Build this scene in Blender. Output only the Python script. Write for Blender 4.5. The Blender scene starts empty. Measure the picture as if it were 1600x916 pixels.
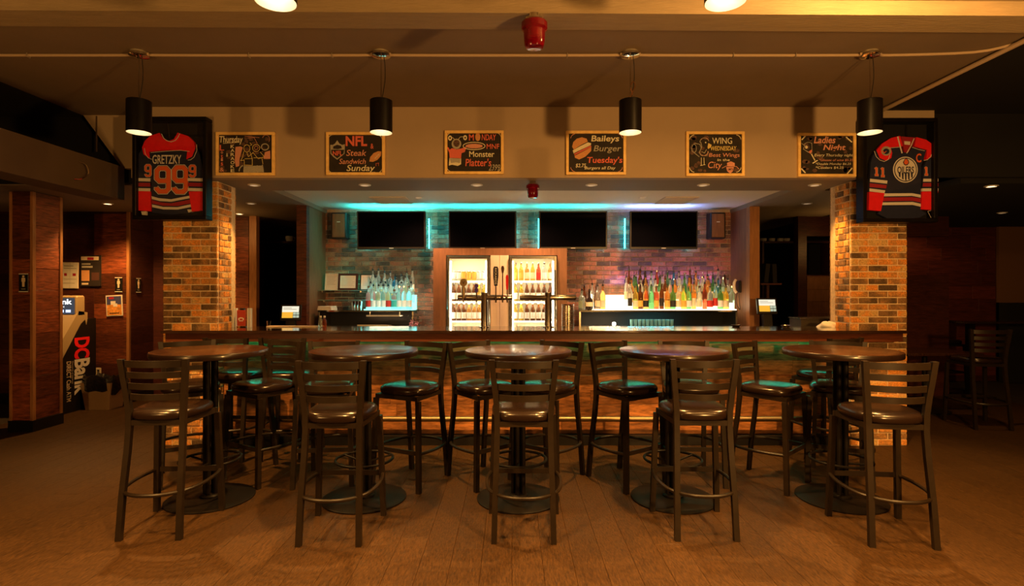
import bpy, math, random
from mathutils import Vector, Matrix
random.seed(7)
R = math.radians
SC = bpy.context.scene
COL = SC.collection
EYE, FPX, HX, HY = 1.49, 870.0, 800.0, 455.0

# ------------------------------------------------------------------ camera, world, light, exposure
cam = bpy.data.cameras.new('camera'); camo = bpy.data.objects.new('camera', cam); COL.objects.link(camo)
camo.location = (0, 0, EYE); camo.rotation_euler = (R(90), 0, 0)
cam.sensor_width = 36; cam.lens = 36 * FPX / 1600; cam.shift_y = -3 / 1600; cam.clip_start = .05
SC.camera = camo
world = bpy.data.worlds.new('room_dark'); SC.world = world; world.use_nodes = True
world.node_tree.nodes['Background'].inputs[0].default_value = (.9, .55, .3, 1)
world.node_tree.nodes['Background'].inputs[1].default_value = .01
SC.view_settings.view_transform = 'Standard'; SC.view_settings.look = 'None'
SC.view_settings.exposure = 0.12; SC.view_settings.gamma = 1.0; SC.view_settings.use_curve_mapping = False
SC.cycles.sample_clamp_indirect = 4.0; SC.cycles.max_bounces = 8; SC.cycles.transparent_max_bounces = 12
SC.cycles.use_denoising = True

WARM = (1, .49, .125)
def light(kind, loc, energy, color=WARM, size=.1, aim=None, spot=None, blend=.5, size_y=None, name='lamp_light'):
    l = bpy.data.lights.new(name, kind); l.energy = energy; l.color = color
    if kind == 'AREA':
        l.size = size
        if name == 'led_and_fill': l.spread = R(155)
        if size_y: l.shape = 'RECTANGLE'; l.size_y = size_y
    else: l.shadow_soft_size = size
    if kind == 'SPOT': l.spot_size = R(spot or 90); l.spot_blend = blend
    o = bpy.data.objects.new(name, l); COL.objects.link(o); o.location = loc
    if aim is not None:
        o.rotation_euler = (Vector(aim) - Vector(loc)).to_track_quat('-Z', 'Y').to_euler()
    return o
light('POINT', (1.8, 2.25, 2.93), 85, WARM, .06, name='assumed_light')  # unseen added light, assumed for the hot spot on the beam
# two unseen lights assumed beside the camera from the pendant shadows, no lamp built
light('POINT', (2.12, .45, 1.68), 430, WARM, .09, name='assumed_light')
light('POINT', (-3.1, .5, 1.66), 115, WARM, .09, name='assumed_light')
PEND = [(-2.68, 4.0), (-.94, 4.0), (.85, 4.0), (2.57, 4.0), (-.93, 2.19), (.84, 2.19)]
for px_, py_ in PEND + [(-2.65, 2.19), (2.57, 2.19), (-.93, .3), (-2.65, .3)]:  # last four: unseen pendants assumed, only their light is added
    light('SPOT', (px_, py_, 2.66), 330 if py_ > 1 else 170, WARM, .035, aim=(px_, py_, 0), spot=92, blend=.4, name='pendant_light')

# ------------------------------------------------------------------ helpers
def W(x, y, Y):
    return Vector(((x - HX) / FPX * Y, Y, EYE + (HY - y) / FPX * Y))
def WX(x, Y): return (x - HX) / FPX * Y
def WZ(y, Y): return EYE + (HY - y) / FPX * Y

class MB:
    def __init__(s): s.v = []; s.f = []
    def add(s, vs, fs):
        n = len(s.v); s.v += [tuple(v) for v in vs]; s.f += [tuple(i + n for i in f) for f in fs]
        return s
    def box(s, x0, x1, y0, y1, z0, z1, c=0):
        if x0 > x1: x0, x1 = x1, x0
        if y0 > y1: y0, y1 = y1, y0
        if z0 > z1: z0, z1 = z1, z0
        if c <= 0:
            vs = [(x, y, z) for z in (z0, z1) for y in (y0, y1) for x in (x0, x1)]
            return s.add(vs, [(0,2,3,1),(4,5,7,6),(0,1,5,4),(2,6,7,3),(0,4,6,2),(1,3,7,5)])
        c = min(c, (x1-x0)*.45, (y1-y0)*.45, (z1-z0)*.45)
        vs = []; idx = {}
        for i, sx in enumerate((-1, 1)):
            for j, sy in enumerate((-1, 1)):
                for k, sz in enumerate((-1, 1)):
                    X, Y, Z = (x0, x1)[i], (y0, y1)[j], (z0, z1)[k]
                    for a in range(3):
                        p = [X - sx*c, Y - sy*c, Z - sz*c]; p[a] = (X, Y, Z)[a]
                        idx[(sx, sy, sz, a)] = len(vs); vs.append(tuple(p))
        fs = []
        for a in range(3):
            b, d = (a+1) % 3, (a+2) % 3
            for sg in (-1, 1):
                q = []
                for sb, sd in ((-1,-1),(1,-1),(1,1),(-1,1)):
                    t = [0,0,0]; t[a] = sg; t[b] = sb; t[d] = sd; q.append(idx[(*t, a)])
                fs.append(q if sg > 0 else q[::-1])
            for sb in (-1, 1):
                for sd in (-1, 1):
                    q = []
                    for sg, ax in ((-1, b), (1, b), (1, d), (-1, d)):
                        t = [0,0,0]; t[a] = sg; t[b] = sb; t[d] = sd; q.append(idx[(*t, ax)])
                    fs.append(q if sb*sd < 0 else q[::-1])
        for sx in (-1, 1):
            for sy in (-1, 1):
                for sz in (-1, 1):
                    q = [idx[(sx, sy, sz, a)] for a in range(3)]
                    fs.append(q if sx*sy*sz > 0 else q[::-1])
        return s.add(vs, fs)
    def lathe(s, prof, n=16, c=(0,0,0), axis='z', cap0=True, cap1=True):
        vs = []; fs = []
        for r, z in prof:
            for k in range(n):
                a = 2*math.pi*k/n
                p = (r*math.cos(a), r*math.sin(a), z)
                if axis == 'y': p = (p[0], p[2], p[1])
                if axis == 'x': p = (p[2], p[0], p[1])
                vs.append((p[0]+c[0], p[1]+c[1], p[2]+c[2]))
        m = len(prof)
        for i in range(m-1):
            for k in range(n):
                k2 = (k+1) % n
                fs.append((i*n+k, i*n+k2, (i+1)*n+k2, (i+1)*n+k))
        if cap0 and prof[0][0] > 1e-6: fs.append(tuple(reversed(range(n))))
        if cap1 and prof[-1][0] > 1e-6: fs.append(tuple(range((m-1)*n, m*n)))
        if axis == 'y': fs = [f[::-1] for f in fs]
        return s.add(vs, fs)
    def tube(s, pts, r, n=8, closed=False, flat=None):
        pts = [Vector(p) for p in pts]; m = len(pts); vs = []; fs = []; up = Vector((0,0,1)); prev = None
        for i, p in enumerate(pts):
            if closed: t = pts[(i+1) % m] - pts[i-1]
            else: t = pts[min(i+1, m-1)] - pts[max(i-1, 0)]
            t.normalize()
            if prev is None: a = up if abs(t.dot(up)) < .95 else Vector((1,0,0))
            else: a = prev
            b = t.cross(a)
            if b.length < 1e-5: b = t.cross(Vector((0,1,0)))
            b.normalize(); a = b.cross(t).normalized(); prev = a
            rr = r[i] if isinstance(r, (list, tuple)) else r
            for k in range(n):
                g = 2*math.pi*(k+.5)/n
                w = (flat or 1)
                vs.append(p + b*(rr*math.cos(g)*w) + a*(rr*math.sin(g)))
        for i in range(m if closed else m-1):
            j = (i+1) % m
            for k in range(n):
                k2 = (k+1) % n
                fs.append((i*n+k, i*n+k2, j*n+k2, j*n+k))
        if not closed:
            fs.append(tuple(reversed(range(n)))); fs.append(tuple(range((m-1)*n, m*n)))
        return s.add(vs, fs)
    def sweep(s, pts, w, d):                       # square section that stays square to the axes, path mostly vertical
        vs = []; fs = []
        for x, y, z in pts:
            for sx, sy in ((-1,-1),(1,-1),(1,1),(-1,1)): vs.append((x+sx*w/2, y+sy*d/2, z))
        for i in range(len(pts)-1):
            for k in range(4):
                k2 = (k+1) % 4; fs.append((i*4+k, i*4+k2, (i+1)*4+k2, (i+1)*4+k))
        up = pts[-1][2] > pts[0][2]
        m = len(pts)-1
        fs.append((3,2,1,0)); fs.append((m*4, m*4+1, m*4+2, m*4+3))
        if not up: fs = [f[::-1] for f in fs]
        return s.add(vs, fs)
    def prism(s, out, a, b, plane='xz'):            # outline extruded from a to b along the third axis
        area = sum(out[i][0]*out[(i+1) % len(out)][1] - out[(i+1) % len(out)][0]*out[i][1] for i in range(len(out)))
        if area < 0: out = out[::-1]
        n = len(out)
        def P(u, v, w): return (u, w, v) if plane == 'xz' else ((u, v, w) if plane == 'xy' else (w, u, v))
        lo, hi = min(a, b), max(a, b)
        vs = [P(u, v, lo) for u, v in out] + [P(u, v, hi) for u, v in out]
        sides = [(i, (i+1) % n, n+(i+1) % n, n+i) for i in range(n)]
        fs = [tuple(reversed(range(n))), tuple(range(n, 2*n))] + sides
        if plane == 'xz': fs = [f[::-1] for f in fs]
        return s.add(vs, fs)
    def mesh(s, name, mat, ang=35):
        me = bpy.data.meshes.new(name); me.from_pydata(s.v, [], s.f)
        me.polygons.foreach_set('use_smooth', [True]*len(me.polygons))
        me.set_sharp_from_angle(angle=R(ang))
        if mat: me.materials.append(mat)
        me.update(); return me
    def build(s, name, mat, parent=None, loc=(0,0,0), rot=None, ang=35):
        return link(name, s.mesh(name, mat, ang), parent, loc, rot)

def link(name, data, parent=None, loc=(0,0,0), rot=None):
    o = bpy.data.objects.new(name, data); COL.objects.link(o)
    o.parent = parent; o.location = loc
    if rot is not None: o.rotation_euler = rot
    return o
def tag(o, label=None, cat=None, group=None, kind=None):
    if label: o['label'] = label
    if cat: o['category'] = cat
    if group: o['group'] = group
    if kind: o['kind'] = kind
    return o
def thing(name, label, cat, loc=(0,0,0), rz=0, group=None):
    o = link(name, None, None, loc, (0, 0, rz)); o.empty_display_size = .1
    return tag(o, label, cat, group)
def dup(root, label=None, loc=None, rot=None, group=None):
    r = root.copy(); COL.objects.link(r)
    def rec(src, dst):
        for ch in list(src.children):
            c = ch.copy(); COL.objects.link(c); c.parent = dst; rec(ch, c)
    rec(root, r)
    if loc is not None: r.location = loc
    if rot is not None: r.rotation_euler = rot
    if label: r['label'] = label
    if group: r['group'] = group
    return r
def bx(name, mat, x0, x1, y0, y1, z0, z1, parent=None, c=0, rot=None, kind=None):   # world-placed box with its own origin
    cx, cy, cz = (x0+x1)/2, (y0+y1)/2, (z0+z1)/2
    o = MB().box(x0-cx, x1-cx, y0-cy, y1-cy, z0-cz, z1-cz, c).build(name, mat, parent, (cx, cy, cz), rot)
    if parent is not None:
        o.location = Vector((cx, cy, cz)) - parent.location if parent.rotation_euler.z == 0 else (cx, cy, cz)
    if kind: o['kind'] = kind
    return o
def struct(name, mat, *a, **k):
    return bx(name, mat, *a, kind='structure', **k)
def smooth_path(pts, k=6, closed=False):
    pts = [Vector(p) for p in pts]; n = len(pts); out = []
    for i in range(n if closed else n-1):
        if closed: p0, p1, p2, p3 = pts[i-1], pts[i], pts[(i+1) % n], pts[(i+2) % n]
        else: p0, p1, p2, p3 = pts[max(i-1,0)], pts[i], pts[i+1], pts[min(i+2,n-1)]
        for j in range(k):
            t = j/k
            out.append(.5*((2*p1) + (p2-p0)*t + (2*p0-5*p1+4*p2-p3)*t*t + (3*p1-p0-3*p2+p3)*t**3))
    if not closed: out.append(pts[-1])
    return out

# ------------------------------------------------------------------ materials
def srgb(r, g, b):
    f = lambda c: ((c/255+.055)/1.055)**2.4 if c > 10 else c/255/12.92
    return (f(r), f(g), f(b), 1)
def N(nt, t, **k):
    n = nt.nodes.new(t)
    for a, b in k.items(): setattr(n, a, b)
    return n
def mat(name, col, rough=.5, metal=0, var=0, scale=8, stretch=(1,1,1), bump=0, bscale=None, trans=0, emit=None, estr=0, coat=0, rnd=0, alpha=1, ior=1.45, spec=.5):
    m = bpy.data.materials.new(name); m.use_nodes = True; nt = m.node_tree; p = nt.nodes['Principled BSDF']
    col = tuple(col) if len(col) == 4 else (*col, 1)
    p.inputs['Base Color'].default_value = col; p.inputs['Roughness'].default_value = rough; p.inputs['Metallic'].default_value = metal
    p.inputs['Transmission Weight'].default_value = trans; p.inputs['Coat Weight'].default_value = coat; p.inputs['IOR'].default_value = ior
    p.inputs['Coat Roughness'].default_value = .12; p.inputs['Specular IOR Level'].default_value = spec; p.inputs['Alpha'].default_value = alpha
    if emit: p.inputs['Emission Color'].default_value = (*emit[:3], 1); p.inputs['Emission Strength'].default_value = estr
    if var or bump or rnd:
        tc = N(nt, 'ShaderNodeTexCoord'); mp = N(nt, 'ShaderNodeMapping'); mp.inputs['Scale'].default_value = stretch
        nt.links.new(tc.outputs['Object'], mp.inputs['Vector'])
        oi = N(nt, 'ShaderNodeObjectInfo')
        w = N(nt, 'ShaderNodeMath', operation='MULTIPLY'); w.inputs[1].default_value = 37; nt.links.new(oi.outputs['Random'], w.inputs[0])
        no = N(nt, 'ShaderNodeTexNoise', noise_dimensions='4D'); no.inputs['Scale'].default_value = scale; no.inputs['Detail'].default_value = 6
        no.inputs['Roughness'].default_value = .62
        nt.links.new(mp.outputs[0], no.inputs['Vector']); nt.links.new(w.outputs[0], no.inputs['W'])
        if var or rnd:
            mr = N(nt, 'ShaderNodeMapRange'); mr.inputs['From Min'].default_value = .3; mr.inputs['From Max'].default_value = .7
            mr.inputs['To Min'].default_value = 1-var; mr.inputs['To Max'].default_value = 1+var; nt.links.new(no.outputs['Fac'], mr.inputs['Value'])
            mr2 = N(nt, 'ShaderNodeMapRange'); mr2.inputs['To Min'].default_value = 1-rnd; mr2.inputs['To Max'].default_value = 1+rnd
            nt.links.new(oi.outputs['Random'], mr2.inputs['Value'])
            mu = N(nt, 'ShaderNodeMath', operation='MULTIPLY'); nt.links.new(mr.outputs[0], mu.inputs[0]); nt.links.new(mr2.outputs[0], mu.inputs[1])
            vm = N(nt, 'ShaderNodeVectorMath', operation='SCALE'); vm.inputs[0].default_value = col[:3]; nt.links.new(mu.outputs[0], vm.inputs['Scale'])
            nt.links.new(vm.outputs[0], p.inputs['Base Color'])
        if bump:
            b = N(nt, 'ShaderNodeBump'); b.inputs['Strength'].default_value = bump; b.inputs['Distance'].default_value = .01
            if bscale:
                n2 = N(nt, 'ShaderNodeTexNoise'); n2.inputs['Scale'].default_value = bscale; n2.inputs['Detail'].default_value = 4
                nt.links.new(mp.outputs[0], n2.inputs['Vector']); nt.links.new(n2.outputs['Fac'], b.inputs['Height'])
            else: nt.links.new(no.outputs['Fac'], b.inputs['Height'])
            nt.links.new(b.outputs[0], p.inputs['Normal'])
    return m
def emis(name, col, s): return mat(name, (0,0,0), .5, emit=col, estr=s)
def brickmat(name, stops, dark=.35):
    m = bpy.data.materials.new(name); m.use_nodes = True; nt = m.node_tree; p = nt.nodes['Principled BSDF']; p.inputs['Roughness'].default_value = .85
    oi = N(nt, 'ShaderNodeObjectInfo'); tc = N(nt, 'ShaderNodeTexCoord')
    w = N(nt, 'ShaderNodeMath', operation='MULTIPLY'); w.inputs[1].default_value = 61; nt.links.new(oi.outputs['Random'], w.inputs[0])
    no = N(nt, 'ShaderNodeTexNoise', noise_dimensions='4D'); no.inputs['Scale'].default_value = 9; no.inputs['Detail'].default_value = 5
    nt.links.new(tc.outputs['Object'], no.inputs['Vector']); nt.links.new(w.outputs[0], no.inputs['W'])
    a = N(nt, 'ShaderNodeMapRange'); a.inputs['From Min'].default_value = .3; a.inputs['From Max'].default_value = .7; a.inputs['To Min'].default_value = -.32; a.inputs['To Max'].default_value = .32
    nt.links.new(no.outputs['Fac'], a.inputs['Value'])
    s = N(nt, 'ShaderNodeMath', operation='ADD'); nt.links.new(oi.outputs['Random'], s.inputs[0]); nt.links.new(a.outputs[0], s.inputs[1])
    cr = N(nt, 'ShaderNodeValToRGB'); e = cr.color_ramp.elements
    while len(e) < len(stops): e.new(.5)
    for el, (pos, c) in zip(e, stops): el.position = pos; el.color = c
    nt.links.new(s.outputs[0], cr.inputs[0])
    n2 = N(nt, 'ShaderNodeTexNoise', noise_dimensions='4D'); n2.inputs['Scale'].default_value = 70; n2.inputs['Detail'].default_value = 4
    nt.links.new(tc.outputs['Object'], n2.inputs['Vector']); nt.links.new(w.outputs[0], n2.inputs['W'])
    mr = N(nt, 'ShaderNodeMapRange'); mr.inputs['From Min'].default_value = .3; mr.inputs['From Max'].default_value = .7; mr.inputs['To Min'].default_value = 1-dark; mr.inputs['To Max'].default_value = 1+dark
    nt.links.new(n2.outputs['Fac'], mr.inputs['Value'])
    vm = N(nt, 'ShaderNodeVectorMath', operation='SCALE'); nt.links.new(cr.outputs[0], vm.inputs[0]); nt.links.new(mr.outputs[0], vm.inputs['Scale'])
    nt.links.new(vm.outputs[0], p.inputs['Base Color'])
    b = N(nt, 'ShaderNodeBump'); b.inputs['Strength'].default_value = .7; b.inputs['Distance'].default_value = .006
    nt.links.new(n2.outputs['Fac'], b.inputs['Height']); nt.links.new(b.outputs[0], p.inputs['Normal'])
    return m

M = dict(
    floor=mat('floor_wood', (.045, .0215, .0066), .5, spec=.22, var=.65, scale=26, stretch=(5, 1.0, 1), bump=.35, rnd=.07),
    subfloor=mat('subfloor', (.03, .018, .01), .8),
    ceil=mat('ceiling_paint', (.20, .145, .095), .75, var=.07, scale=2.5, bump=.1, bscale=30),
    bulk=mat('bulkhead_paint', (.42, .315, .21), .75, var=.05, scale=2, bump=.08, bscale=40),
    soff=mat('soffit_paint', (.26, .21, .15), .7, var=.05, scale=2),
    tray=mat('tray_paint', (.80, .74, .60), .7, var=.04, scale=2),
    beam=mat('beam_paint', (.25, .19, .115), .6, var=.12, scale=5, stretch=(1, 6, 6), bump=.3, bscale=20),
    box=mat('duct_box_paint', (.10, .065, .04), .75, var=.1, scale=3),
    black=mat('black_paint', (.006, .005, .005), .85),
    darkwall=mat('dark_wall', (.016, .011, .008), .8),
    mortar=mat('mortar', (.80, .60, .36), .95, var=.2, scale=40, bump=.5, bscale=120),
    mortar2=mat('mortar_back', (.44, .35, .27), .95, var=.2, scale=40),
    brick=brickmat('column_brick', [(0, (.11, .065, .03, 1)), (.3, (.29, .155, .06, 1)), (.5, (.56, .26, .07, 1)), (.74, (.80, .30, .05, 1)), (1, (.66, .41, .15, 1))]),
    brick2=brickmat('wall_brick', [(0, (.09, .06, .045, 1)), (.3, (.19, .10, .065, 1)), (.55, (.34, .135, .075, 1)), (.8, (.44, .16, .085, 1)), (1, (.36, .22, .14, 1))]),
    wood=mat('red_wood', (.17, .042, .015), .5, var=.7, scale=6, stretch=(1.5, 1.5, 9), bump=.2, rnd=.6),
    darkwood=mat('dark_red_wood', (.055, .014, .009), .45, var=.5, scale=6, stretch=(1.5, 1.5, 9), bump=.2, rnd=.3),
    barwood=mat('bar_plank_wood', (.30, .115, .034), .45, var=.75, scale=5, stretch=(1.6, 2, 9), bump=.2, rnd=.4),
    surround=mat('cooler_surround_wood', (.22, .10, .045), .45, var=.25, scale=5, stretch=(6, 6, 1), bump=.1),
    apron=mat('bar_apron_wood', (.085, .024, .010), .3, var=.35, scale=5, stretch=(1, 8, 8), coat=.3),
    trim=mat('wood_trim', (.34, .15, .055), .45, var=.25, scale=6, stretch=(8, 8, 1)),
    bartop=mat('bar_top_varnish', (.022, .010, .006), .12, var=.3, scale=6, stretch=(1, 8, 1), coat=.8),
    table=mat('table_top_wood', (.034, .013, .006), .21, var=.45, scale=5, stretch=(9, 1, 1), spec=.8, bump=.05),
    tedge=mat('table_edge_wood', (.016, .007, .0035), .32, var=.4, scale=6, coat=.4),
    metal=mat('stool_metal', (.014, .0085, .0045), .42, metal=.0, spec=.3, var=.2, scale=20),
    tmetal=mat('table_metal', (.007, .005, .004), .5, metal=0, spec=.15),
    seat=mat('seat_vinyl', (.014, .007, .0045), .24, coat=.06, bump=.08, bscale=18),
    chrome=mat('brushed_steel', (.62, .57, .50), .22, metal=1, var=.05, scale=30, stretch=(1, 1, 12)),
    chrome2=mat('polished_steel', (.75, .72, .66), .08, metal=1),
    brass=mat('brass_rail', (.34, .24, .13), .45, metal=1),
    galv=mat('galvanised_box', (.42, .37, .28), .5, metal=.5, var=.3, scale=40),
    blackp=mat('black_plastic', (.010, .009, .009), .35),
    blackm=mat('black_enamel', (.006, .0045, .004), .4, spec=.2, var=.3, scale=30),
    liner=mat('shade_liner', (.85, .82, .76), .35, metal=.6),
    screen=mat('tv_screen', (.002, .002, .003), .06, spec=.08),
    white=mat('white_enamel', (.72, .70, .66), .5),
    paper=mat('paper', (.78, .74, .66), .8, var=.06, scale=12),
    gold=mat('frame_pine', (.98, .66, .24), .45, var=.2, scale=12, stretch=(1, 1, 1)),
    slate=mat('chalkboard', (.022, .016, .013), .75, var=.35, scale=14),
    smear=mat('chalk_smear', (.12, .065, .05), .9, var=.6, scale=90),
    chalkw=mat('chalk_cream', (.80, .75, .55), .9, var=.2, scale=200),
    chalky=mat('chalk_yellow', (.78, .62, .22), .9, var=.2, scale=200),
    chalkr=mat('chalk_red', (.78, .17, .12), .9, var=.2, scale=200),
    chalkp=mat('chalk_pink', (.72, .33, .24), .9, var=.2, scale=200),
    chalko=mat('chalk_orange', (.66, .32, .13), .9, var=.2, scale=200),
    chalkg=mat('chalk_grey', (.42, .40, .34), .9, var=.3, scale=200),
    navy=mat('jersey_navy', (.016, .020, .060), .8, var=.15, scale=30, bump=.3, bscale=14),
    red=mat('jersey_red', (.92, .008, .016), .75, var=.1, scale=30, bump=.3, bscale=14),
    crim=mat('jersey_crimson', (.38, .012, .030), .75),
    jwhite=mat('jersey_white', (.82, .78, .74), .8),
    jorange=mat('jersey_orange', (.86, .15, .035), .75),
    ledteal=emis('led_teal', (.02, .75, .42), 17), ledcyan=emis('led_cyan', (.02, .62, .80), 30),
    tierw=emis('lit_step_white', (1, .80, .50), 3.2), tierg=emis('lit_step_teal', (.25, .95, .85), 2.2),
    lampglow=emis('lamp_glow', (1, .80, .50), 9), tube=emis('cooler_tube', (1, .86, .58), 11),
    hot=emis('small_bulb', (1, .85, .6), 160), down=emis('downlight_glow', (1, .66, .34), 6), downdim=emis('downlight_dim', (1, .70, .42), .55),
    tray_in=mat('cooler_interior', (.85, .76, .58), .6), beige=mat('beige_panel', (.74, .60, .43), .5, var=.06, scale=4, stretch=(8, 1, 1)),
    atm=mat('cash_machine_beige', (.42, .31, .17), .5), bin=mat('bin_plastic', (.50, .34, .18), .5), bag=mat('bin_bag', (.012, .010, .010), .1, bump=1, bscale=22),
    redglass=mat('red_glass', (.28, .002, .014), .10, trans=.6, coat=.3),
    vent=mat('vent_metal', (.66, .55, .40), .5), conduit=mat('conduit', (.50, .38, .26), .5),
    glass=mat('clear_glass', (.95, .97, .97), .03, trans=1), shelfglass=mat('shelf_glass', (.55, .85, .78), .1, trans=.7),
    cable=mat('black_cable', (.01, .01, .01), .5), copper=mat('copper_wire', (.7, .3, .12), .3, metal=1),
    pink=mat('flower_petal', (.60, .25, .42), .6), leaf=mat('plant_leaf', (.01, .016, .008), .6),
    steel_dark=mat('dark_steel', (.16, .13, .10), .35, metal=.8), rwall=mat('far_wall_wood', (.085, .017, .012), .5, var=.5, scale=5, stretch=(1, 1, 8), bump=.2, rnd=.3),
    beigewall=mat('far_beige_wall', (.16, .075, .035), .7),
)
def glassmat(n, c, rough=.06, tr=.85): return mat(n, c, rough, trans=tr, coat=.2, ior=1.35)
BG = dict(clear=glassmat('bottle_clear', (.85, .95, .92)), green=glassmat('bottle_green', (.14, .42, .16)), amber=glassmat('bottle_amber', (.82, .42, .12)),
          brown=glassmat('bottle_brown', (.16, .05, .012), tr=.6), blue=glassmat('bottle_blue', (.05, .35, .65)), red=glassmat('bottle_red', (.62, .14, .06)),
          teal=glassmat('bottle_clear_aqua_lit', (.62, .96, .95)), yellow=glassmat('bottle_yellow', (.95, .72, .12)), dark=glassmat('bottle_dark', (.03, .02, .018), tr=.3))  # teal entry: clear glass with the teal light put into its colour
LB = dict(cream=mat('label_cream', (.75, .66, .42), .6), white=mat('label_white', (.85, .83, .78), .6), red=mat('label_red', (.55, .03, .02), .6), gold=mat('label_gold', (.75, .45, .08), .5),
          black=mat('label_black', (.02, .018, .016), .5), teal=mat('label_teal', (.05, .45, .40), .6), green=mat('label_green', (.08, .30, .08), .6))
# thin pane for framed things: mostly clear with a weak gloss
pane = bpy.data.materials.new('thin_pane'); pane.use_nodes = True; nt = pane.node_tree; nt.nodes.clear()
_o = N(nt, 'ShaderNodeOutputMaterial'); _m = N(nt, 'ShaderNodeMixShader'); _t = N(nt, 'ShaderNodeBsdfTransparent'); _g = N(nt, 'ShaderNodeBsdfGlossy')
_m.inputs[0].default_value = .045; _g.inputs['Roughness'].default_value = .05; _t.inputs[0].default_value = (.96, .96, .96, 1)
nt.links.new(_t.outputs[0], _m.inputs[1]); nt.links.new(_g.outputs[0], _m.inputs[2]); nt.links.new(_m.outputs[0], _o.inputs[0]); M['pane'] = pane

def text_mesh(txt, x0, z0, x1, z1, mt, name='lettering', bold=.0, shear=0, parent=None, loc=(0,0,0), rot=(R(90),0,0), keep=False, ext=.0):
    """letters fitted to the box x0..x1, z0..z1 of the plane through loc"""
    cu = bpy.data.curves.new(name, 'FONT'); cu.body = txt; cu.offset = bold*.38; cu.shear = shear; cu.resolution_u = 3; cu.extrude = ext
    o = bpy.data.objects.new('tmp', cu); COL.objects.link(o)
    dg = bpy.context.evaluated_depsgraph_get(); dg.update()
    me = bpy.data.meshes.new_from_object(o.evaluated_get(dg)); bpy.data.objects.remove(o); bpy.data.curves.remove(cu)
    me.name = name; me.materials.clear(); me.materials.append(mt)
    xs = [v.co.x for v in me.vertices]; ys = [v.co.y for v in me.vertices]
    if xs:
        a, b, c, d = min(xs), max(xs), min(ys), max(ys)
        sx = (x1-x0)/max(b-a, 1e-5); sy = (z1-z0)/max(d-c, 1e-5)
        for v in me.vertices: v.co = ((v.co.x-a)*sx + x0, (v.co.y-c)*sy + z0, v.co.z)
    return link(name, me, parent, loc, rot)

# ------------------------------------------------------------------ setting: floor, ceilings, walls
fl = struct('floor', M['subfloor'], -9, 10, -3, 12, -.06, -.008)
pieces = []; bw, bl = .168, 1.5
for i in range(-34, 40):
    off = random.random() * bl
    for j in range(-1, 8):
        x = i*bw + bw/2; y0 = j*bl + off - .6; y1 = y0 + bl
        if y1 < 1.2 or y0 > 9.2: continue
        d = min(abs(y0+bl/2 - 3.6), 9); score = (abs(x)/max(y0+bl/2, 1)) * 3 + abs(y0+bl/2 - 3.4)
        pieces.append((score, x, (y0+y1)/2))
pieces.sort()
pm = MB().box(-bw/2+.0006, bw/2-.0006, -bl/2+.0006, bl/2-.0006, -.010, 0, .001).mesh('floor_board', M['floor'])
for s_, x, y in pieces[:300]: link('floor_board', pm, fl, Vector((x, y, 0)) - fl.location)
rest = MB()
for s_, x, y in pieces[300:]: rest.box(x-bw/2+.0012, x+bw/2-.0012, y-bl/2+.0012, y+bl/2-.0012, -.010, 0)
rest.box(-9, 10, -3, .55, -.02, -.001)
o = rest.build('floor_boards_far', M['floor'], fl, -fl.location); o['kind'] = 'stuff'

CZ, SZ, TZ = 3.21, 2.548, 2.60                       # high ceiling, soffit, tray heights
struct('ceiling', M['ceil'], -4.2, 3.48, 2.9, 5.44, CZ, CZ+.05)
struct('ceiling_front', M['beam'], -4.2, 6.5, -2.8, 2.9, CZ, CZ+.05)
struct('ceiling_left_void', M['black'], -9, -4.2, -3, 5.6, CZ, CZ+.05)
struct('ceiling_right_void', M['black'], 3.48, 10, 2.9, 12, CZ, CZ+.05)
b_ = MB(); b_.prism([(-6.5, 2.77), (7, 2.92), (7, 3.12), (-6.5, 2.93)], 2.91, CZ, 'xy')
tag(b_.build('ceiling_beam', M['beam']), kind='structure')
b_ = MB(); b_.prism([(-6.5, 2.745), (7, 2.895), (7, 2.92), (-6.5, 2.77)], 2.985, CZ, 'xy')
tag(b_.build('beam_trim', M['beam']), kind='structure')
# bulkhead and soffits above the bar
struct('bulkhead_wall', M['bulk'], -3.556, 3.27, 5.20, 5.30, SZ, CZ)
wing = MB(); pts = [W(130, 180, 5.44), W(206, 180, 5.44), W(206, 263, 5.44), W(191, 263, 5.44)]
wing.prism([(p.x, p.z) for p in pts], 5.44, 5.50); tag(wing.build('bulkhead_wall', M['bulk']), kind='structure')
bx('seam_strip', M['box'], WX(149.5, 5.43), WX(151, 5.43), 5.432, 5.44, 2.85, 3.2, kind='structure')
bx('bulkhead_wall', M['bulk'], 3.53, 4.02, 5.30, 5.36, 3.13, CZ, kind='structure')
struct('wall_left_upper', M['black'], -9, -3.57, 5.51, 5.56, SZ+.01, CZ)
struct('wall_right_upper', M['black'], 3.28, 10, 5.40, 5.45, SZ+.05, CZ)
struct('soffit_ceiling', M['soff'], -3.55, 3.27, 5.30, 5.86, SZ, SZ+.06)
struct('soffit_ceiling', M['soff'], -9, -2.52, 5.862, 12, SZ, SZ+.06)
struct('soffit_ceiling', M['soff'], -9, -3.552, 5.56, 5.86, SZ, SZ+.06)
struct('soffit_ceiling', M['soff'], 2.97, 4.4, 5.862, 12, SZ, SZ+.06)
struct('soffit_ceiling', M['black'], 4.4, 10, 5.46, 12, SZ, SZ+.06)
struct('tray_ceiling', M['tray'], -2.52, 2.97, 5.86, 7.62, TZ, TZ+.05)
box_ = struct('ceiling_drop_box', M['box'], -4.05, -3.78, .5, 5.43, 2.378, 2.697)
# outer walls
struct('wall_left', M['darkwall'], -7.3, -7.2, -3, 12, 0, CZ)
struct('wall_right', M['darkwall'], 9.0, 9.1, -3, 12, 0, CZ)
struct('wall_front', M['darkwall'], -7.3, 9.1, -3.0, -2.9, 0, CZ)
struct('wall_far', M['black'], -7.3, 9.1, 10.9, 11.0, 0, CZ)

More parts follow.
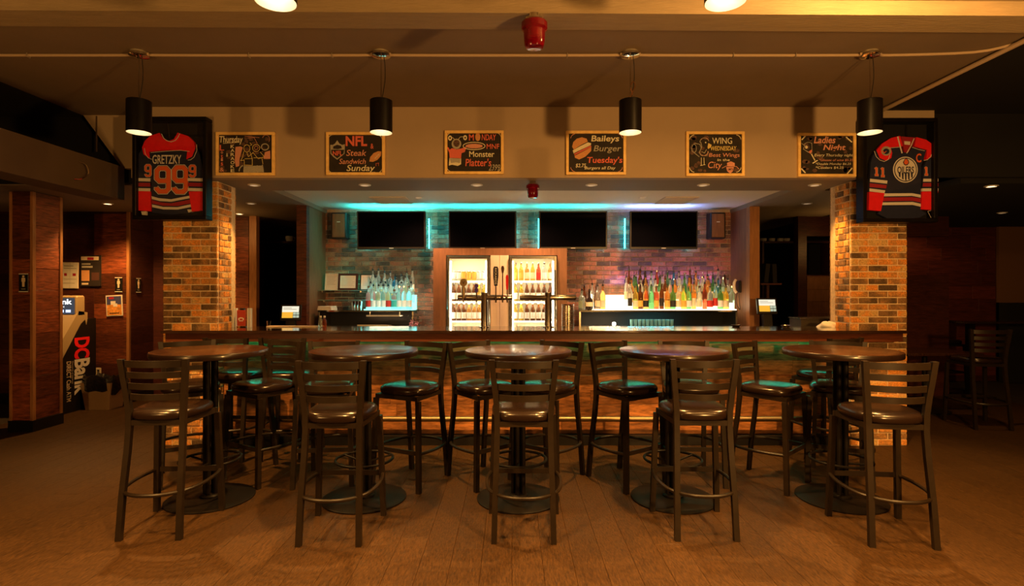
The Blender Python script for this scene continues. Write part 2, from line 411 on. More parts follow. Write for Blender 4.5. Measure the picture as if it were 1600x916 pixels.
# ------------------------------------------------------------------ bricks
_bm = {}
def brick_obj(L, H, D, mt, parent, loc, rz=0):
    k = (round(L, 3), round(H, 3), round(D, 3), mt.name)
    if k not in _bm: _bm[k] = MB().box(-L/2, L/2, -D/2, D/2, -H/2, H/2, .004).mesh('brick', mt)
    return link('brick', _bm[k], parent, loc, (0, 0, rz))
def column(x0, x1, inner):            # inner = +1 when its right side faces the bar, -1 when its left side does
    y0, y1 = 5.36, 5.72; p = (x1-x0)/2.9; ch = .0621; D = .03; g = .0115
    core = struct('brick_column', M['mortar'], x0+.006, x1-.006, y0+.006, y1-.006, 0, SZ)
    rows = int(SZ/ch)+1; oth = MB()
    for r in range(rows):
        z = r*ch + ch/2
        h = ch - g
        if z + h/2 > SZ: h = SZ - (z - h/2) - .002
        if h < .01: continue
        zz = r*ch + g/2 + h/2
        A = [p, p, .9*p] if r % 2 else [.5*p, p, p, .4*p]
        if inner < 0: A = A[::-1]
        x = x0
        for L in A:
            j = random.uniform(-.0015, .0015)
            brick_obj(L-g, h, D, M['brick'], core, Vector((x+L/2, y0+D/2-.004+j, zz)) - core.location); x += L
        S = [.55, .8, .61] if r % 2 else [.28, .86, .82]
        tot = sum(S); y = y0 + .028; sx = x1 if inner > 0 else x0
        for s in S:
            L = s/tot*(y1-y)
            brick_obj(max(L-g, .02), h, D, M['brick'], core, Vector((sx - inner*(D/2-.004) + random.uniform(-.0015, .0015), y+L/2, zz)) - core.location, R(90)); y += L
        ox = x0 if inner > 0 else x1; y = y0+.028
        for s in S[::-1]:
            L = s/tot*(y1-y0-.03); oth.box(ox-.004 if inner > 0 else ox-.01, ox+.01 if inner > 0 else ox+.004, y+g/2, y+L-g/2, zz-h/2, zz+h/2); y += L
        x = x0
        for L in A: oth.box(x+g/2, x+L-g/2, y1-.01, y1+.004, zz-h/2, zz+h/2); x += L
    o = oth.build('bricks_hidden_sides', M['brick'], core, -core.location); o['kind'] = 'stuff'
    return core
column(-3.364, -2.834, 1)
column(3.262, 3.807, -1)

YB = 7.58
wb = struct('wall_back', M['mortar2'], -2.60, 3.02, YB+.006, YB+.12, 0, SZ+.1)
ch, p, g = .0611, .1875, .009; cand = []; mass = MB()
TVX = [(559, 665), (702, 807), (843, 949), (984, 1090)]
for r in range(int((SZ+.06)/ch)):
    z = r*ch + ch/2; x = -2.60 - (p/2 if r % 2 else 0)
    while x < 3.02:
        a, b = max(x, -2.595), min(x+p, 3.015)
        if b - a > .03:
            px = HX + FPX*(a+b)/2/YB; py = HY - FPX*(z-EYE)/YB
            vis = py < 486 and not (688 < px < 874 and py > 392) and not (py < 385 and any(t0+12 < px < t1-12 for t0, t1 in TVX))
            if vis and 905 < px < 1140 and py > 445: vis = False
            if vis and 575 < px < 640 and py > 440: vis = False
            if vis and len(cand) < 300: cand.append((a, b, z))
            else: mass.box(a+g/2, b-g/2, YB-.006, YB+.02, z-ch/2+g/2, z+ch/2-g/2)
        x += p
for a, b, z in cand:
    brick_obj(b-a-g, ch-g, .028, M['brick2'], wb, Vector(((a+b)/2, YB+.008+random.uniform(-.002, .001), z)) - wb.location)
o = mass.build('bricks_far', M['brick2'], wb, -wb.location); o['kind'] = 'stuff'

# ------------------------------------------------------------------ plank cladding
def clad(parent, u0, u1, z0, z1, Y, mt, bh=.17, bl=.8, axis='x', side=-1, name='plank', th=.012):
    """boards on the plane Y (axis x) or on the plane X=Y (axis y); side = outward direction"""
    z = z0; r = 0
    while z < z1 - .02:
        h = min(bh, z1 - z); u = u0 - (random.random()*bl*.8 if u1-u0 > bl else 0)
        while u < u1 - .01:
            L = bl*random.uniform(.7, 1.3); a, b = max(u, u0), min(u+L, u1)
            if u1 - b < .12: b = u1
            if b - a > .05 and b > u0:
                lo, hi = sorted((Y, Y + side*th*random.uniform(.85, 1.1)))
                if axis == 'x': o = bx(name, mt, a+.001, b-.001, lo, hi, z+.001, z+h-.001, parent, c=.0015)
                else: o = bx(name, mt, lo, hi, a+.001, b-.001, z+.001, z+h-.001, parent, c=.0015)
            u = b if b > u0 else u + L
            if b >= u1: break
        z += h; r += 1

# left wood column with its side and trims
wc = struct('wood_column', M['darkwood'], -5.305, -5.08, 5.9, 6.27, 0, SZ)
clad(wc, -5.285, -5.09, .12, SZ-.01, 5.9, M['wood'], bh=.19)
clad(wc, 5.925, 6.24, .12, SZ-.01, -5.08, M['wood'], bh=.23, axis='y', side=1)
for x0, x1, y0, y1 in ((-5.31, -5.285, 5.88, 5.91), (-5.09, -5.062, 5.88, 5.92), (-5.09, -5.062, 6.24, 6.275)):
    bx('corner_trim', M['trim'], x0, x1, y0, y1, .12, SZ-.005, wc)
struct('baseboard_left', M['blackp'], -5.32, -5.055, 5.875, 6.28, 0, .12)
# recess back wall and corner
wr = struct('wall_recess', M['darkwood'], -7.2, -5.10, 7.42, 7.5, 0, SZ)
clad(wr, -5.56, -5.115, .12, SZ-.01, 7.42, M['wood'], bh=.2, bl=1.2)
clad(wr, -6.9, -5.56, .12, SZ-.01, 7.42, M['darkwood'], bh=.2, bl=1.2)  # same wall in shade, the shade put into the darker board colour
bx('corner_trim', M['trim'], -5.125, -5.09, 7.40, 7.43, .0, SZ-.005, wr)
struct('baseboard_back', M['blackp'], -7.2, -5.09, 7.395, 7.408, 0, .13)
ws = struct('wall_corner', M['darkwood'], -5.18, -5.10, 7.5, 9.6, 0, SZ)
clad(ws, 7.44, 8.9, .12, SZ-.01, -5.10, M['darkwood'], bh=.22, bl=1.2, axis='y', side=1)
bx('baseboard_corner', M['blackp'], -5.10, -5.083, 7.5, 9.6, 0, .12, kind='structure')
# walls behind the left column
wl = struct('wall_back_left', M['darkwood'], -5.1, -3.62, 7.9, 8.0, 0, SZ)
clad(wl, -4.6, -3.73, .1, SZ-.01, 7.9, M['wood'], bh=.24, bl=.6)
bx('door_post', M['trim'], -3.70, -3.60, 7.84, 7.93, 0, SZ, wl)
wp = struct('wall_bar_left', M['surround'], -2.62, -2.535, 6.96, 7.58, 0, SZ)
bx('door_post', M['wood'], -2.655, -2.532, 6.86, 6.96, 0, SZ, wp)
wp = struct('wall_bar_right', M['surround'], 2.975, 3.06, 7.06, 7.58, 0, SZ)
bx('door_post', M['trim'], 2.97, 3.095, 6.96, 7.06, 0, SZ, wp)
wq = struct('wall_back_right', M['darkwood'], 4.16, 6.2, 7.9, 7.98, 0, 1.717)
clad(wq, 4.18, 5.4, 1.0, 1.70, 7.9, M['surround'], bh=.17, bl=.7)
bx('door_post', M['darkwood'], 4.04, 4.16, 7.86, 7.99, 0, SZ, wq)
bx('lintel', M['darkwood'], 4.16, 6.2, 7.9, 7.98, 2.27, SZ, wq)
# far right room
wf = struct('wall_far_right', M['darkwood'], 6.3, 8.0, 9.2, 9.3, 0, SZ)
clad(wf, 6.3, 7.98, .1, SZ-.01, 9.2, M['rwall'], bh=.21, bl=.9)
struct('wall_side_right', M['beigewall'], 8.0, 9.0, 9.15, 9.2, 1.3, 2.55)
struct('wall_low_right', M['black'], 8.0, 9.0, 9.0, 9.15, 0, 1.3)

# ------------------------------------------------------------------ the bar
bar = thing('bar_counter', 'long dark varnished bar counter with plank front between the two brick columns', 'bar', (0, 5.4, 0))
L0 = -bar.location
t = MB().prism([(-3.22, 5.10), (3.63, 5.10), (3.63, 5.352), (3.258, 5.352), (3.258, 5.75), (-2.83, 5.75), (-2.83, 5.352), (-3.22, 5.352)], 1.100, 1.127, 'xy')
t.build('bar_top', M['bartop'], bar, L0)
bx('apron_board', M['apron'], -3.20, 3.61, 5.14, 5.165, 1.022, 1.100, bar)
bx('apron_board', M['apron'], -3.20, -3.175, 5.165, 5.35, 1.022, 1.10, bar)
bx('carcass', M['darkwood'], -2.83, 3.258, 5.47, 5.70, 0, 1.10, bar)
clad(bar, -2.825, 3.255, .09, 1.10, 5.47, M['barwood'], bh=.144, bl=1.0)
bx('plinth', M['blackp'], -2.825, 3.255, 5.37, 5.455, 0, .088, bar)
bx('light_strip', M['ledteal'], -2.8, 3.24, 5.395, 5.41, 1.06, 1.075, bar)
o = tag(MB().tube([(-2.80, 5.355, .26), (3.22, 5.355, .26)], .026, 12).build('foot_rail', M['brass']), 'long brass foot rail along the base of the bar front', 'rail')
for x in (-2.7, -1.5, -.3, .9, 2.1, 3.1):
    MB().tube([(x, 5.355, .26), (x, 5.455, .26)], .012, 8).build('bracket', M['brass'], o)

# ------------------------------------------------------------------ stools and tables
def round_outline(w, wb, d, n=28, e=3.2):
    out = []
    for k in range(n):
        a = 2*math.pi*k/n; c, s = math.cos(a), math.sin(a)
        x = math.copysign(abs(c)**(2/e), c); y = math.copysign(abs(s)**(2/e), s)
        ww = (w+wb)/2 + (w-wb)/2*y
        out.append((x*ww/2, y*d/2))
    return out
def make_stool():
    t = thing('bar_stool', 'x', 'stool')
    out = round_outline(.43, .37, .41); n = len(out); s = MB(); vs = []; fs = []
    lv = [(.94, .703), (1, .715), (1.01, .735), (.985, .752), (.9, .764), (.7, .771), (.4, .774)]
    for sc, z in lv: vs += [(x*sc, y*sc, z) for x, y in out]
    for i in range(len(lv)-1):
        for k in range(n): fs.append((i*n+k, i*n+(k+1) % n, (i+1)*n+(k+1) % n, (i+1)*n+k))
    fs.append(tuple(range((len(lv)-1)*n, len(lv)*n))); fs.append(tuple(reversed(range(n))))
    s.add(vs, fs); s.build('seat', M['seat'], t, ang=60)
    f = MB(); f.box(-.195, .195, .165, .195, .672, .703); f.box(-.17, .17, -.185, -.16, .672, .703)
    for sx in (-1, 1): f.prism([(sx*.195, .19), (sx*.172, .19), (sx*.148, -.18), (sx*.171, -.18)], .672, .703, 'xy')
    f.build('seat_frame', M['metal'], t)
    for sx in (-1, 1):
        MB().sweep([(sx*.217, .205, 0), (sx*.196, .182, .672)], .033, .033).build('leg', M['metal'], t)
        MB().sweep([(sx*.176, -.245, 0), (sx*.171, -.222, .25), (sx*.163, -.185, .52), (sx*.160, -.172, .66), (sx*.162, -.172, .76), (sx*.170, -.180, .86), (sx*.182, -.192, .97), (sx*.192, -.203, 1.078)], .033, .03).build('back_post', M['metal'], t)
    for z, xh, y in ((1.050, .174, -.198), (.982, .167, -.192), (.914, .160, -.185), (.848, .153, -.179)):
        m = MB(); vs = []; fs = []; K = 9; H = .021 if z > 1 else .019
        for i in range(K):
            u = -1 + 2*i/(K-1); yy = y - .044*(1-u*u)
            for dz, dy in ((-H, -.004), (-H, .004), (H, .004), (H, -.004)): vs.append((u*xh, yy+dy, z+dz))
        for i in range(K-1):
            for k in range(4): fs.append((i*4+k, i*4+(k+1) % 4, (i+1)*4+(k+1) % 4, (i+1)*4+k))
        fs = [q[::-1] for q in fs]
        fs += [(0, 1, 2, 3), ((K-1)*4+3, (K-1)*4+2, (K-1)*4+1, (K-1)*4)]
        m.add(vs, fs); m.build('back_slat', M['metal'], t)
    ring = smooth_path([(.212, .2, .285), (.232, .08, .283), (.228, -.06, .28), (.19, -.185, .278), (.10, -.262, .277), (0, -.282, .277), (-.10, -.262, .277), (-.19, -.185, .278), (-.228, -.06, .28), (-.232, .08, .283), (-.212, .2, .285)], 4)
    MB().tube(ring, .0115, 8).build('foot_ring', M['metal'], t)
    MB().box(-.205, .205, .19, .20, .272, .304).build('stretcher', M['metal'], t)
    return t
def make_table():
    t = thing('pub_table', 'x', 'table')
    MB().lathe([(.365, 1.026), (.378, 1.030), (.381, 1.036), (.381, 1.062), (.377, 1.068)], 72).build('table_edge', M['tedge'], t)
    MB().lathe([(.377, 1.062), (.377, 1.0685), (.372, 1.070)], 72).build('table_top', M['table'], t)
    MB().box(-.14, .14, -.14, .14, 1.008, 1.026, .004).build('top_bracket', M['tmetal'], t)
    for sx, sy in ((1, 0), (-1, 0), (0, 1), (0, -1)):
        MB().lathe([(.0155, .014), (.0155, 1.008)], 14, (sx*.036+sy*.006, sy*.036, 0)).build('pedestal_tube', M['tmetal'], t)
    MB().lathe([(.070, .012), (.070, .03), (.058, .04)], 24).build('pedestal_collar', M['tmetal'], t)
    MB().lathe([(.29, 0), (.296, .003), (.296, .009), (.288, .013), (.09, .019)], 64).build('base_plate', M['tmetal'], t)
    r = MB().tube([(.2*math.cos(a), .2*math.sin(a), .285) for a in [2*math.pi*k/40 for k in range(40)]], .0095, 8, closed=True).build('foot_ring', M['tmetal'], t)
    for k in range(3):
        a = R(30+120*k)
        MB().tube([(.03*math.cos(a), .03*math.sin(a), .262), (.2*math.cos(a), .2*math.sin(a), .285)], .008, 6).build('spoke', M['tmetal'], r)
    return t
stool0, table0 = make_stool(), make_table()
ORD5 = ['leftmost of the five round tables', 'second round table from the left', 'middle one of the five round tables', 'fourth round table from the left', 'rightmost of the five round tables']
TX = [-2.165, -1.06, .045, 1.155, 2.355]
first = True
for i, x in enumerate(TX):
    lab = ['round dark wooden pub table nearest the left brick column', 'round dark pub table, second from the left of the five', 'round pub table in the middle, shining in front of the lit coolers',
           'round dark pub table, fourth from the left of the five', 'round dark pub table nearest the right brick column'][i]
    yy = [4.0, 4.0, 4.0, 4.0, 3.99][i]
    o = table0 if i == 0 else dup(table0)
    o.location = (x, yy, 0); o['label'] = lab; o['group'] = 'round pub tables in front of the bar'; o.rotation_euler = (0, 0, R([10, 0, 0, 0, 45][i]))
def yaw(fx, fy): return math.atan2(fy, fx) - math.pi/2
T5 = ['the leftmost table', 'the second table from the left', 'the middle table', 'the fourth table from the left', 'the rightmost table']
ST = []
for i, (cx, cy, fx, fy) in enumerate([(-2.18, 3.575, -.04, 1), (-1.07, 3.495, 0, 1), (.075, 3.53, .02, 1), (1.165, 3.565, .01, 1), (2.295, 3.47, .10, 1)]):
    ST.append((cx, cy, fx, fy, 'near bar stool, ladder back to the room, before ' + T5[i], 'stools on the near side of the tables'))
G2, G3 = 'stools on the far side of the tables', 'stools standing at the bar'
ST += [(-1.995, 4.475, -.50, -.86, 'bar stool facing the room on the far right side of the leftmost table', G2),
       (-2.575, 4.455, .58, -.81, 'bar stool behind the left edge of the leftmost table, beside the left brick column', G2),
       (-1.45, 4.40, .10, -1, 'bar stool behind the left edge of the second table from the left', G2),
       (-.79, 4.37, -.44, -.90, 'bar stool with a sheen on its seat, right behind the second table from the left', G2),
       (-.225, 4.42, .63, -.77, 'bar stool facing the room on the far left side of the middle table', G2),
       (.285, 4.43, -.61, -.79, 'bar stool facing the room on the far right side of the middle table', G2),
       (.90, 4.38, .573, -.82, 'bar stool facing the room, far left side of the fourth table', G2),
       (1.41, 4.42, -.06, -1, 'bar stool straight behind the fourth table from the left, mostly hidden', G2),
       (2.02, 4.355, .69, -.73, 'bar stool turned towards the rightmost table, standing free on its left', G2),
       (2.585, 4.41, -.48, -.88, 'bar stool behind the rightmost table, before the right brick column', G2),
       (-2.50, 5.10, .1, 1, 'bar stool drawn up to the left end of the bar, back to the room', G3),
       (-2.02, 5.10, .0, 1, 'bar stool drawn up to the bar behind the stool right of the leftmost table', G3),
       (2.86, 5.08, -.35, .94, 'bar stool drawn up to the right end of the bar, beside the brick column', G3),
       (5.18, 6.20, .12, 1, 'black bar stool standing alone in the dark right-hand area by a low table', 'stools in the dark area on the right'),
       (5.85, 8.42, 0, -1, 'dim bar stool past the right column, left one of two at far table', 'stools in the dark area on the right'),
       (6.50, 8.42, 0, -1, 'dim bar stool past the right column, right one of two at far table', 'stools in the dark area on the right')]
for i, (cx, cy, fx, fy, lab, g) in enumerate(ST):
    o = stool0 if i == 0 else dup(stool0)
    o.location = (cx, cy, 0); o.rotation_euler = (0, 0, yaw(fx, fy)); o['label'] = lab; o['group'] = g
# dark area on the right: a low table and a long high table
t = thing('dining_table', 'low dark square table in the shadows right of the brick column', 'table', (5.15, 6.95, 0))
MB().box(-.45, .45, -.35, .35, .715, .75, .006).build('table_top', M['table'], t)
MB().lathe([(.03, .02), (.03, .715)], 14).build('pedestal', M['tmetal'], t)
MB().lathe([(.27, 0), (.27, .012), (.06, .03)], 40).build('base_plate', M['tmetal'], t)
t = thing('high_table', 'long high dark table in front of the far right wall', 'table', (7.0, 7.9, 0))
MB().box(-.75, .95, -.2, .2, 1.035, 1.07, .006).build('table_top', M['bartop'], t)
for x in (-.5, .7):
    MB().box(x-.04, x+.04, -.04, .04, .02, 1.035).build('pedestal', M['tmetal'], t)
    MB().box(x-.2, x+.2, -.2, .2, 0, .02).build('base_plate', M['tmetal'], t)

# ------------------------------------------------------------------ pendants, conduit, red lamps, ceiling fittings
def make_pendant():
    t = thing('pendant_lamp', 'x', 'lamp')          # origin at the ceiling
    zt, zb = WZ(157, 4)-CZ, WZ(205, 4)-CZ - .012
    MB().lathe([(.058, -.012), (.066, -.020), (.066, -.030), (.03, -.038)], 28).build('canopy', M['chrome2'], t)
    MB().lathe([(.055, 0), (.056, -.013)], 24).build('junction_box', M['galv'], t)
    MB().tube([(0, 0, -.03), (0, 0, zt)], .0035, 6).build('suspension_wire', M['chrome'], t)
    MB().tube(smooth_path([(.02, 0, -.03), (.028, 0, -.12), (.026, .0, -.22), (.004, 0, zt)], 5), .0028, 6).build('power_cord', M['cable'], t)
    MB().lathe([(.078, zb), (.080, zb+.002), (.080, zt-.004), (.074, zt), (.0, zt)], 36, cap0=False).build('lamp_shade', M['blackm'], t)
    l = MB().lathe([(.0, zt-.02), (.07, zt-.022), (.0765, zb+.04), (.0785, zb)], 36, cap0=False, cap1=False)
    l.build('shade_liner', M['liner'], t)
    MB().lathe([(.0, zt-.03), (.03, zt-.05), (.045, zt-.09), (.04, zt-.125), (.0, zt-.14)], 20).build('bulb', M['lampglow'], t)
    return t
pen0 = make_pendant()
PL = ['black cylinder pendant lamp hanging in front of the left framed jersey', 'black cylinder pendant lamp beside the second chalkboard from the left', 'black cylinder pendant lamp with a twist of copper wire above its shade',
      'black cylinder pendant lamp hanging in front of the right framed jersey', 'pendant lamp whose lit rim dips into the top edge, left of the red lamp', 'pendant lamp whose lit rim dips into the top edge, right of the red lamp']
for i, (x, y) in enumerate(PEND):
    o = pen0 if i == 0 else dup(pen0)
    o.location = (x, y, CZ); o['label'] = PL[i]; o['group'] = 'black pendant lamps'
    if i == 2:
        MB().tube(smooth_path([(0, 0, -.33), (.02, 0, -.28), (.035, 0, -.24), (.02, 0, -.215), (.0, 0, -.25), (.015, .0, -.30), (-.012, 0, -.335), (.02, 0, -.345)], 5), .003, 6).build('copper_tie', M['copper'], o)
cx_ = []
for x in (-4.15, -2.68, -.94, .85, 2.57):
    if x > -4: cx_ += [(x-.16, 4.03, CZ-.012), (x-.07, 4.0, CZ-.016), (x+.07, 4.0, CZ-.016), (x+.16, 4.03, CZ-.012)]
    else: cx_ += [(x, 4.03, CZ-.012)]
cx_ += [(3.3, 3.98, CZ-.012), (3.47, 3.85, CZ-.012)]
o = tag(MB().tube(smooth_path(cx_, 4), .010, 8).build('conduit', M['conduit']), 'pale conduit running across the ceiling from lamp to lamp', 'pipe')
for x in (-3.5, -1.9, -1.3, .4, 1.6, 2.05):
    MB().tube([(x, 4.015, CZ), (x, 4.015, CZ-.027), (x, 4.045, CZ-.027), (x, 4.045, CZ)], .003, 5).build('clip', M['galv'], o)
tag(MB().tube([(3.455, 2.95, CZ-.03), (3.46, 5.25, CZ-.03)], .018, 10).build('conduit', M['conduit']), 'brown pipe along the right edge of the ceiling, running away from the room', 'pipe')
def jar(x, y, z, s, lab):
    t = thing('red_lamp', lab, 'lamp', (x, y, z))
    MB().lathe([(.0, 0), (.03*s, 0), (.035*s, -.02*s), (.055*s, -.028*s), (.058*s, -.045*s)], 24).build('lamp_cap', M['chrome2'], t)
    m = MB(); n = 36; vs = []; fs = []
    prof = [(.056, -.035), (.066, -.045), (.066, -.075), (.055, -.085), (.052, -.15), (.045, -.168), (.0, -.172)]
    for r, zz in prof:
        for k in range(n):
            a = 2*math.pi*k/n; rr = r*(1+(.02 if k % 3 else -.02))*s; vs.append((rr*math.cos(a), rr*math.sin(a), zz*s))
    for i in range(len(prof)-1):
        for k in range(n): fs.append((i*n+k, (i+1)*n+k, (i+1)*n+(k+1) % n, i*n+(k+1) % n))
    m.add(vs, fs).build('glass_jar', M['redglass'], t)
    MB().lathe([(0, -.12*s), (.02*s, -.11*s), (.022*s, -.08*s), (0, -.06*s)], 12).build('bulb', M['liner'], t)
jar(.115, 2.86, 2.91, 1.0, 'large red glass jar lamp hanging from the ceiling beam')
jar(.20, 5.36, SZ, .95, 'small red glass jar lamp hanging from the soffit over the bar')
def downlight(x, y, z, lab, lit=False, r=.06):
    t = thing('ceiling_light', lab, 'light', (x, y, z), 0, 'recessed ceiling lights')
    MB().lathe([(r, 0), (r, -.006), (r*.72, -.010), (r*.68, -.004), (r*.68, 0)], 28, cap0=False, cap1=False).build('trim_ring', M['white'], t)
    MB().lathe([(r*.68, -.002), (0, -.0025)], 24, cap0=False).build('lens', M['down'] if lit else M['downdim'], t)
for i, px in enumerate((397, 570, 745, 924, 1099, 1273)):
    lab = ['recessed round ceiling light beside the left brick column', 'recessed round light under the second chalkboard', 'recessed round light under the third chalkboard', 'recessed round light under the burger chalkboard',
           'recessed round light under the rooster chalkboard', 'recessed round light beside the right brick column'][i]
    downlight(WX(px, 5.54), 5.54, SZ, lab)
    if i in (0, 5): light('SPOT', (WX(px, 5.54), 5.54, SZ-.03), 80, WARM, .04, aim=(WX(px, 5.54)*1.10, 5.50, 1.2), spot=62, blend=1, name='downlight')
    else: light('SPOT', (WX(px, 5.54), 5.54, SZ-.03), 7, WARM, .04, aim=(WX(px, 5.54), 5.54, 0), spot=100, blend=.8, name='downlight')
for i, px in enumerate((654, 832, 1004)):
    light('SPOT', (WX(px, 6.59), 6.59, TZ-.03), 105, (1, .50, .24), .04, aim=(WX(px, 6.59), 7.0, 0), spot=130, blend=.9, name='downlight')
    downlight(WX(px, 6.59), 6.59, TZ, 'small round light in the raised tray ceiling, %s' % ['left of the three', 'middle one of the three', 'right of the three'][i], r=.05)
downlight(-3.14, 6.7, SZ, 'recessed light behind the left column, second one back'); downlight(3.55, 6.7, SZ, 'recessed light behind the right column, second one back')
downlight(-4.88, 6.72, SZ, 'bright recessed light over the cash machine recess', True)
light('SPOT', (-4.88, 6.72, SZ-.03), 150, WARM, .04, aim=(-4.9, 6.9, 0), spot=125, blend=.6, name='downlight')
downlight(-3.72, 7.6, SZ, 'bright recessed light before the dark doorway on the left', True)
downlight(4.9, 8.6, SZ, 'bright recessed light seen past the right wooden post', True)
downlight(4.82, 5.6, SZ, 'lit ceiling light over the dark area, the near one on the right', True)
downlight(6.6, 7.5, SZ, 'lit ceiling light over the dark area, the far right one'); downlight(6.3, 9.0, SZ, 'lit ceiling light just right of the brick column', True, .05)
light('SPOT', (4.82, 5.6, SZ-.03), 55, WARM, .04, aim=(5.1, 6.0, 0), spot=100, blend=.7, name='downlight')
light('SPOT', (6.3, 8.7, SZ-.03), 8, WARM, .04, aim=(6.9, 9.2, 1.2), spot=110, blend=.7, name='downlight')
light('POINT', (-3.9, 7.2, 2.3), 5, WARM, .05, name='downlight'); light('POINT', (4.4, 7.3, 2.1), 4, WARM, .05, name='downlight')
for nm, x0, x1, lab in (('a', -1.68, -1.25, 'square ceiling vent above the left bottle display'), ('b', 1.80, 2.20, 'square ceiling vent above the right bottle display')):
    t = thing('ceiling_vent', lab, 'vent', ((x0+x1)/2, 6.78, TZ))
    h = (x1-x0)/2
    fm = MB(); fm.box(-h, h, -.24, -.21, -.012, 0); fm.box(-h, h, .21, .24, -.012, 0); fm.box(-h, -h+.03, -.21, .21, -.012, 0); fm.box(h-.03, h, -.21, .21, -.012, 0)
    fm.build('frame', M['vent'], t)
    for k in range(10): MB().box(-h+.03, h-.03, -.2+k*.042, -.172+k*.042, -.009, -.004).build('louver', M['vent'], t)

# ------------------------------------------------------------------ chalkboards
def stroke_mb(m, pts, w, Y, th=.0012, S=None):
    """ribbon through photo-measured points, laid on the board plane"""
    P = [W(x, y, Y) for x, y in pts]; w = w/FPX*Y/2; n = len(P)
    for i in range(n-1):
        a, b = P[i] - Vector((0, .00018*(i % 3), 0)), P[i+1] - Vector((0, .00018*(i % 3), 0)); d = b-a
        if d.length < 1e-6: continue
        d.normalize(); nn = Vector((-d.z, 0, d.x))*w; e = d*w*.4
        q = [a-nn-e, a+nn-e, b+nn+e, b-nn+e]
        m.add([v for v in q] + [v + Vector((0, th, 0)) for v in q], [(0,1,2,3), (4,7,6,5), (0,4,5,1), (1,5,6,2), (2,6,7,3), (3,7,4,0)])
def arc(cx, cy, rx, ry, a0=0, a1=360, n=14):
    return [(cx+rx*math.cos(R(a0+(a1-a0)*k/n)), cy+ry*math.sin(R(a0+(a1-a0)*k/n))) for k in range(n+1)]
BOARDS = []
def board(label, x0, y0, x1, y1, org, sc):
    Yp = 5.20
    a, b = W(x0, y1, Yp-.03), W(x1, y0, Yp-.03)
    t = thing('chalkboard', label, 'sign', ((a.x+b.x)/2, Yp-.015, a.z), 0, 'chalkboards along the bulkhead')
    Lc = -t.location; f = .026
    bx('slate_panel', M['slate'], a.x+.01, b.x-.01, Yp-.014, Yp-.002, a.z+.01, b.z-.01, t)
    bx('frame_rail', M['gold'], a.x, b.x, Yp-.03, Yp-.001, a.z, a.z+f, t, c=.003); bx('frame_rail', M['gold'], a.x, b.x, Yp-.03, Yp-.001, b.z-f, b.z, t, c=.003)
    bx('frame_rail', M['gold'], a.x, a.x+f, Yp-.03, Yp-.001, a.z+f, b.z-f, t, c=.003); bx('frame_rail', M['gold'], b.x-f, b.x, Yp-.03, Yp-.001, a.z+f, b.z-f, t, c=.003)
    YS = Yp-.0145
    def C(p): return (org[0]+p[0]/sc, org[1]+p[1]/sc)
    def tx(s, bxs, mt, bold=.02, shear=.2):
        q0, q1 = C((bxs[0], bxs[3])), C((bxs[2], bxs[1])); A, B = W(*q0, YS-.002), W(*q1, YS-.002)
        o = text_mesh(s, A.x, A.z, B.x, B.z, M[mt], bold=bold, shear=shear, parent=t, ext=.0005); o.location = Vector((0, YS-.002, 0)) - t.location
    def st(lines, mt, w=.6, name='chalk_drawing'):
        m = MB()
        for l in lines: stroke_mb(m, [C(p) for p in l], w, YS-.0015)
        m.build(name, M[mt], t, Lc)['kind'] = 'stuff'
    def blob(polys, mt, name='chalk_drawing', d=.0006):
        m = MB()
        for pl in polys:
            pp = [W(*C(p), YS) for p in pl]; m.prism([(q.x, q.z) for q in pp], YS-d, YS)
        m.build(name, M[mt], t, Lc)['kind'] = 'stuff'
    return tx, st, blob
def corners(st, X0, Y0, X1, Y1, s, mt='chalkw', w=.8):
    st([arc(X0+s, Y0+s, s, s, 190, 260, 5), arc(X1-s, Y0+s, s, s, 280, 350, 5), arc(X0+s, Y1-s, s, s, 100, 170, 5), arc(X1-s, Y1-s, s, s, 10, 80, 5)], mt, w, 'corner_marks')
# 1 karaoke  (crop origin 334,203 scale 12.378)
tx, st, blob = board('framed chalkboard with two singers and vertical karaoke lettering, leftmost of six', 336.5, 206, 428.5, 274, (334, 203), 12.378)
random.seed(11)
def smears(blob, X0, Y0, X1, Y1, n, mt='smear', avoid=None):
    ps = []
    for _ in range(n):
        cx, cy = random.uniform(X0, X1), random.uniform(Y0, Y1)
        if avoid and avoid(cx, cy): continue
        rx, ry = random.uniform(35, 75), random.uniform(25, 60)
        cx = min(max(cx, 95+rx), 1100-rx); cy = min(max(cy, 95+ry), 830-ry)
        ps.append([(cx+rx*math.cos(k*.7)*random.uniform(.7, 1), cy+ry*math.sin(k*.7)*random.uniform(.7, 1)) for k in range(9)])
    blob(ps, mt, 'chalk_smear', .0003)
smears(blob, 120, 120, 1080, 800, 30)
blob([[(420, 330), (520, 320), (560, 340), (500, 560), (490, 700), (430, 720), (405, 600)], [(990, 430), (1090, 400), (1095, 560), (960, 560)]], 'chalkp', d=.0004)
tx('Thursday', (110, 120, 560, 285), 'chalkw', .03, .1); st([[(180, 262), (480, 240)]], 'chalkw', .7)
for k, chh in enumerate('KARAOKE'):
    y = 290 + k*78; tx(chh, (325, y, 400, y+62), 'chalkw', .05, 0)
for k, chh in enumerate('Lotis&'):
    y = [290, 415, 480, 545, 630, 730][k]; hgt = [110, 45, 60, 60, 60, 80][k]; tx(chh, (115 if k in (0, 5) else 135, y, 200 if k in (0, 5) else 180, y+hgt), 'chalkr' if k % 2 == 0 else 'chalkp', .03, 0)
tx('&', (240, 450, 275, 520), 'chalkw', .02, 0)
st([arc(640, 360, 60, 72), arc(820, 350, 70, 70), [(580, 420), (560, 520), (520, 600), (590, 580), (590, 680), (745, 685), (745, 560), (700, 420)], [(640, 440), (670, 520), (760, 440)], [(600, 560), (740, 555)],
    [(760, 440), (860, 560), (980, 520), (900, 430)], [(770, 540), (930, 540), (950, 660)], [(700, 250), (740, 290), (700, 300)]], 'chalky', .7)
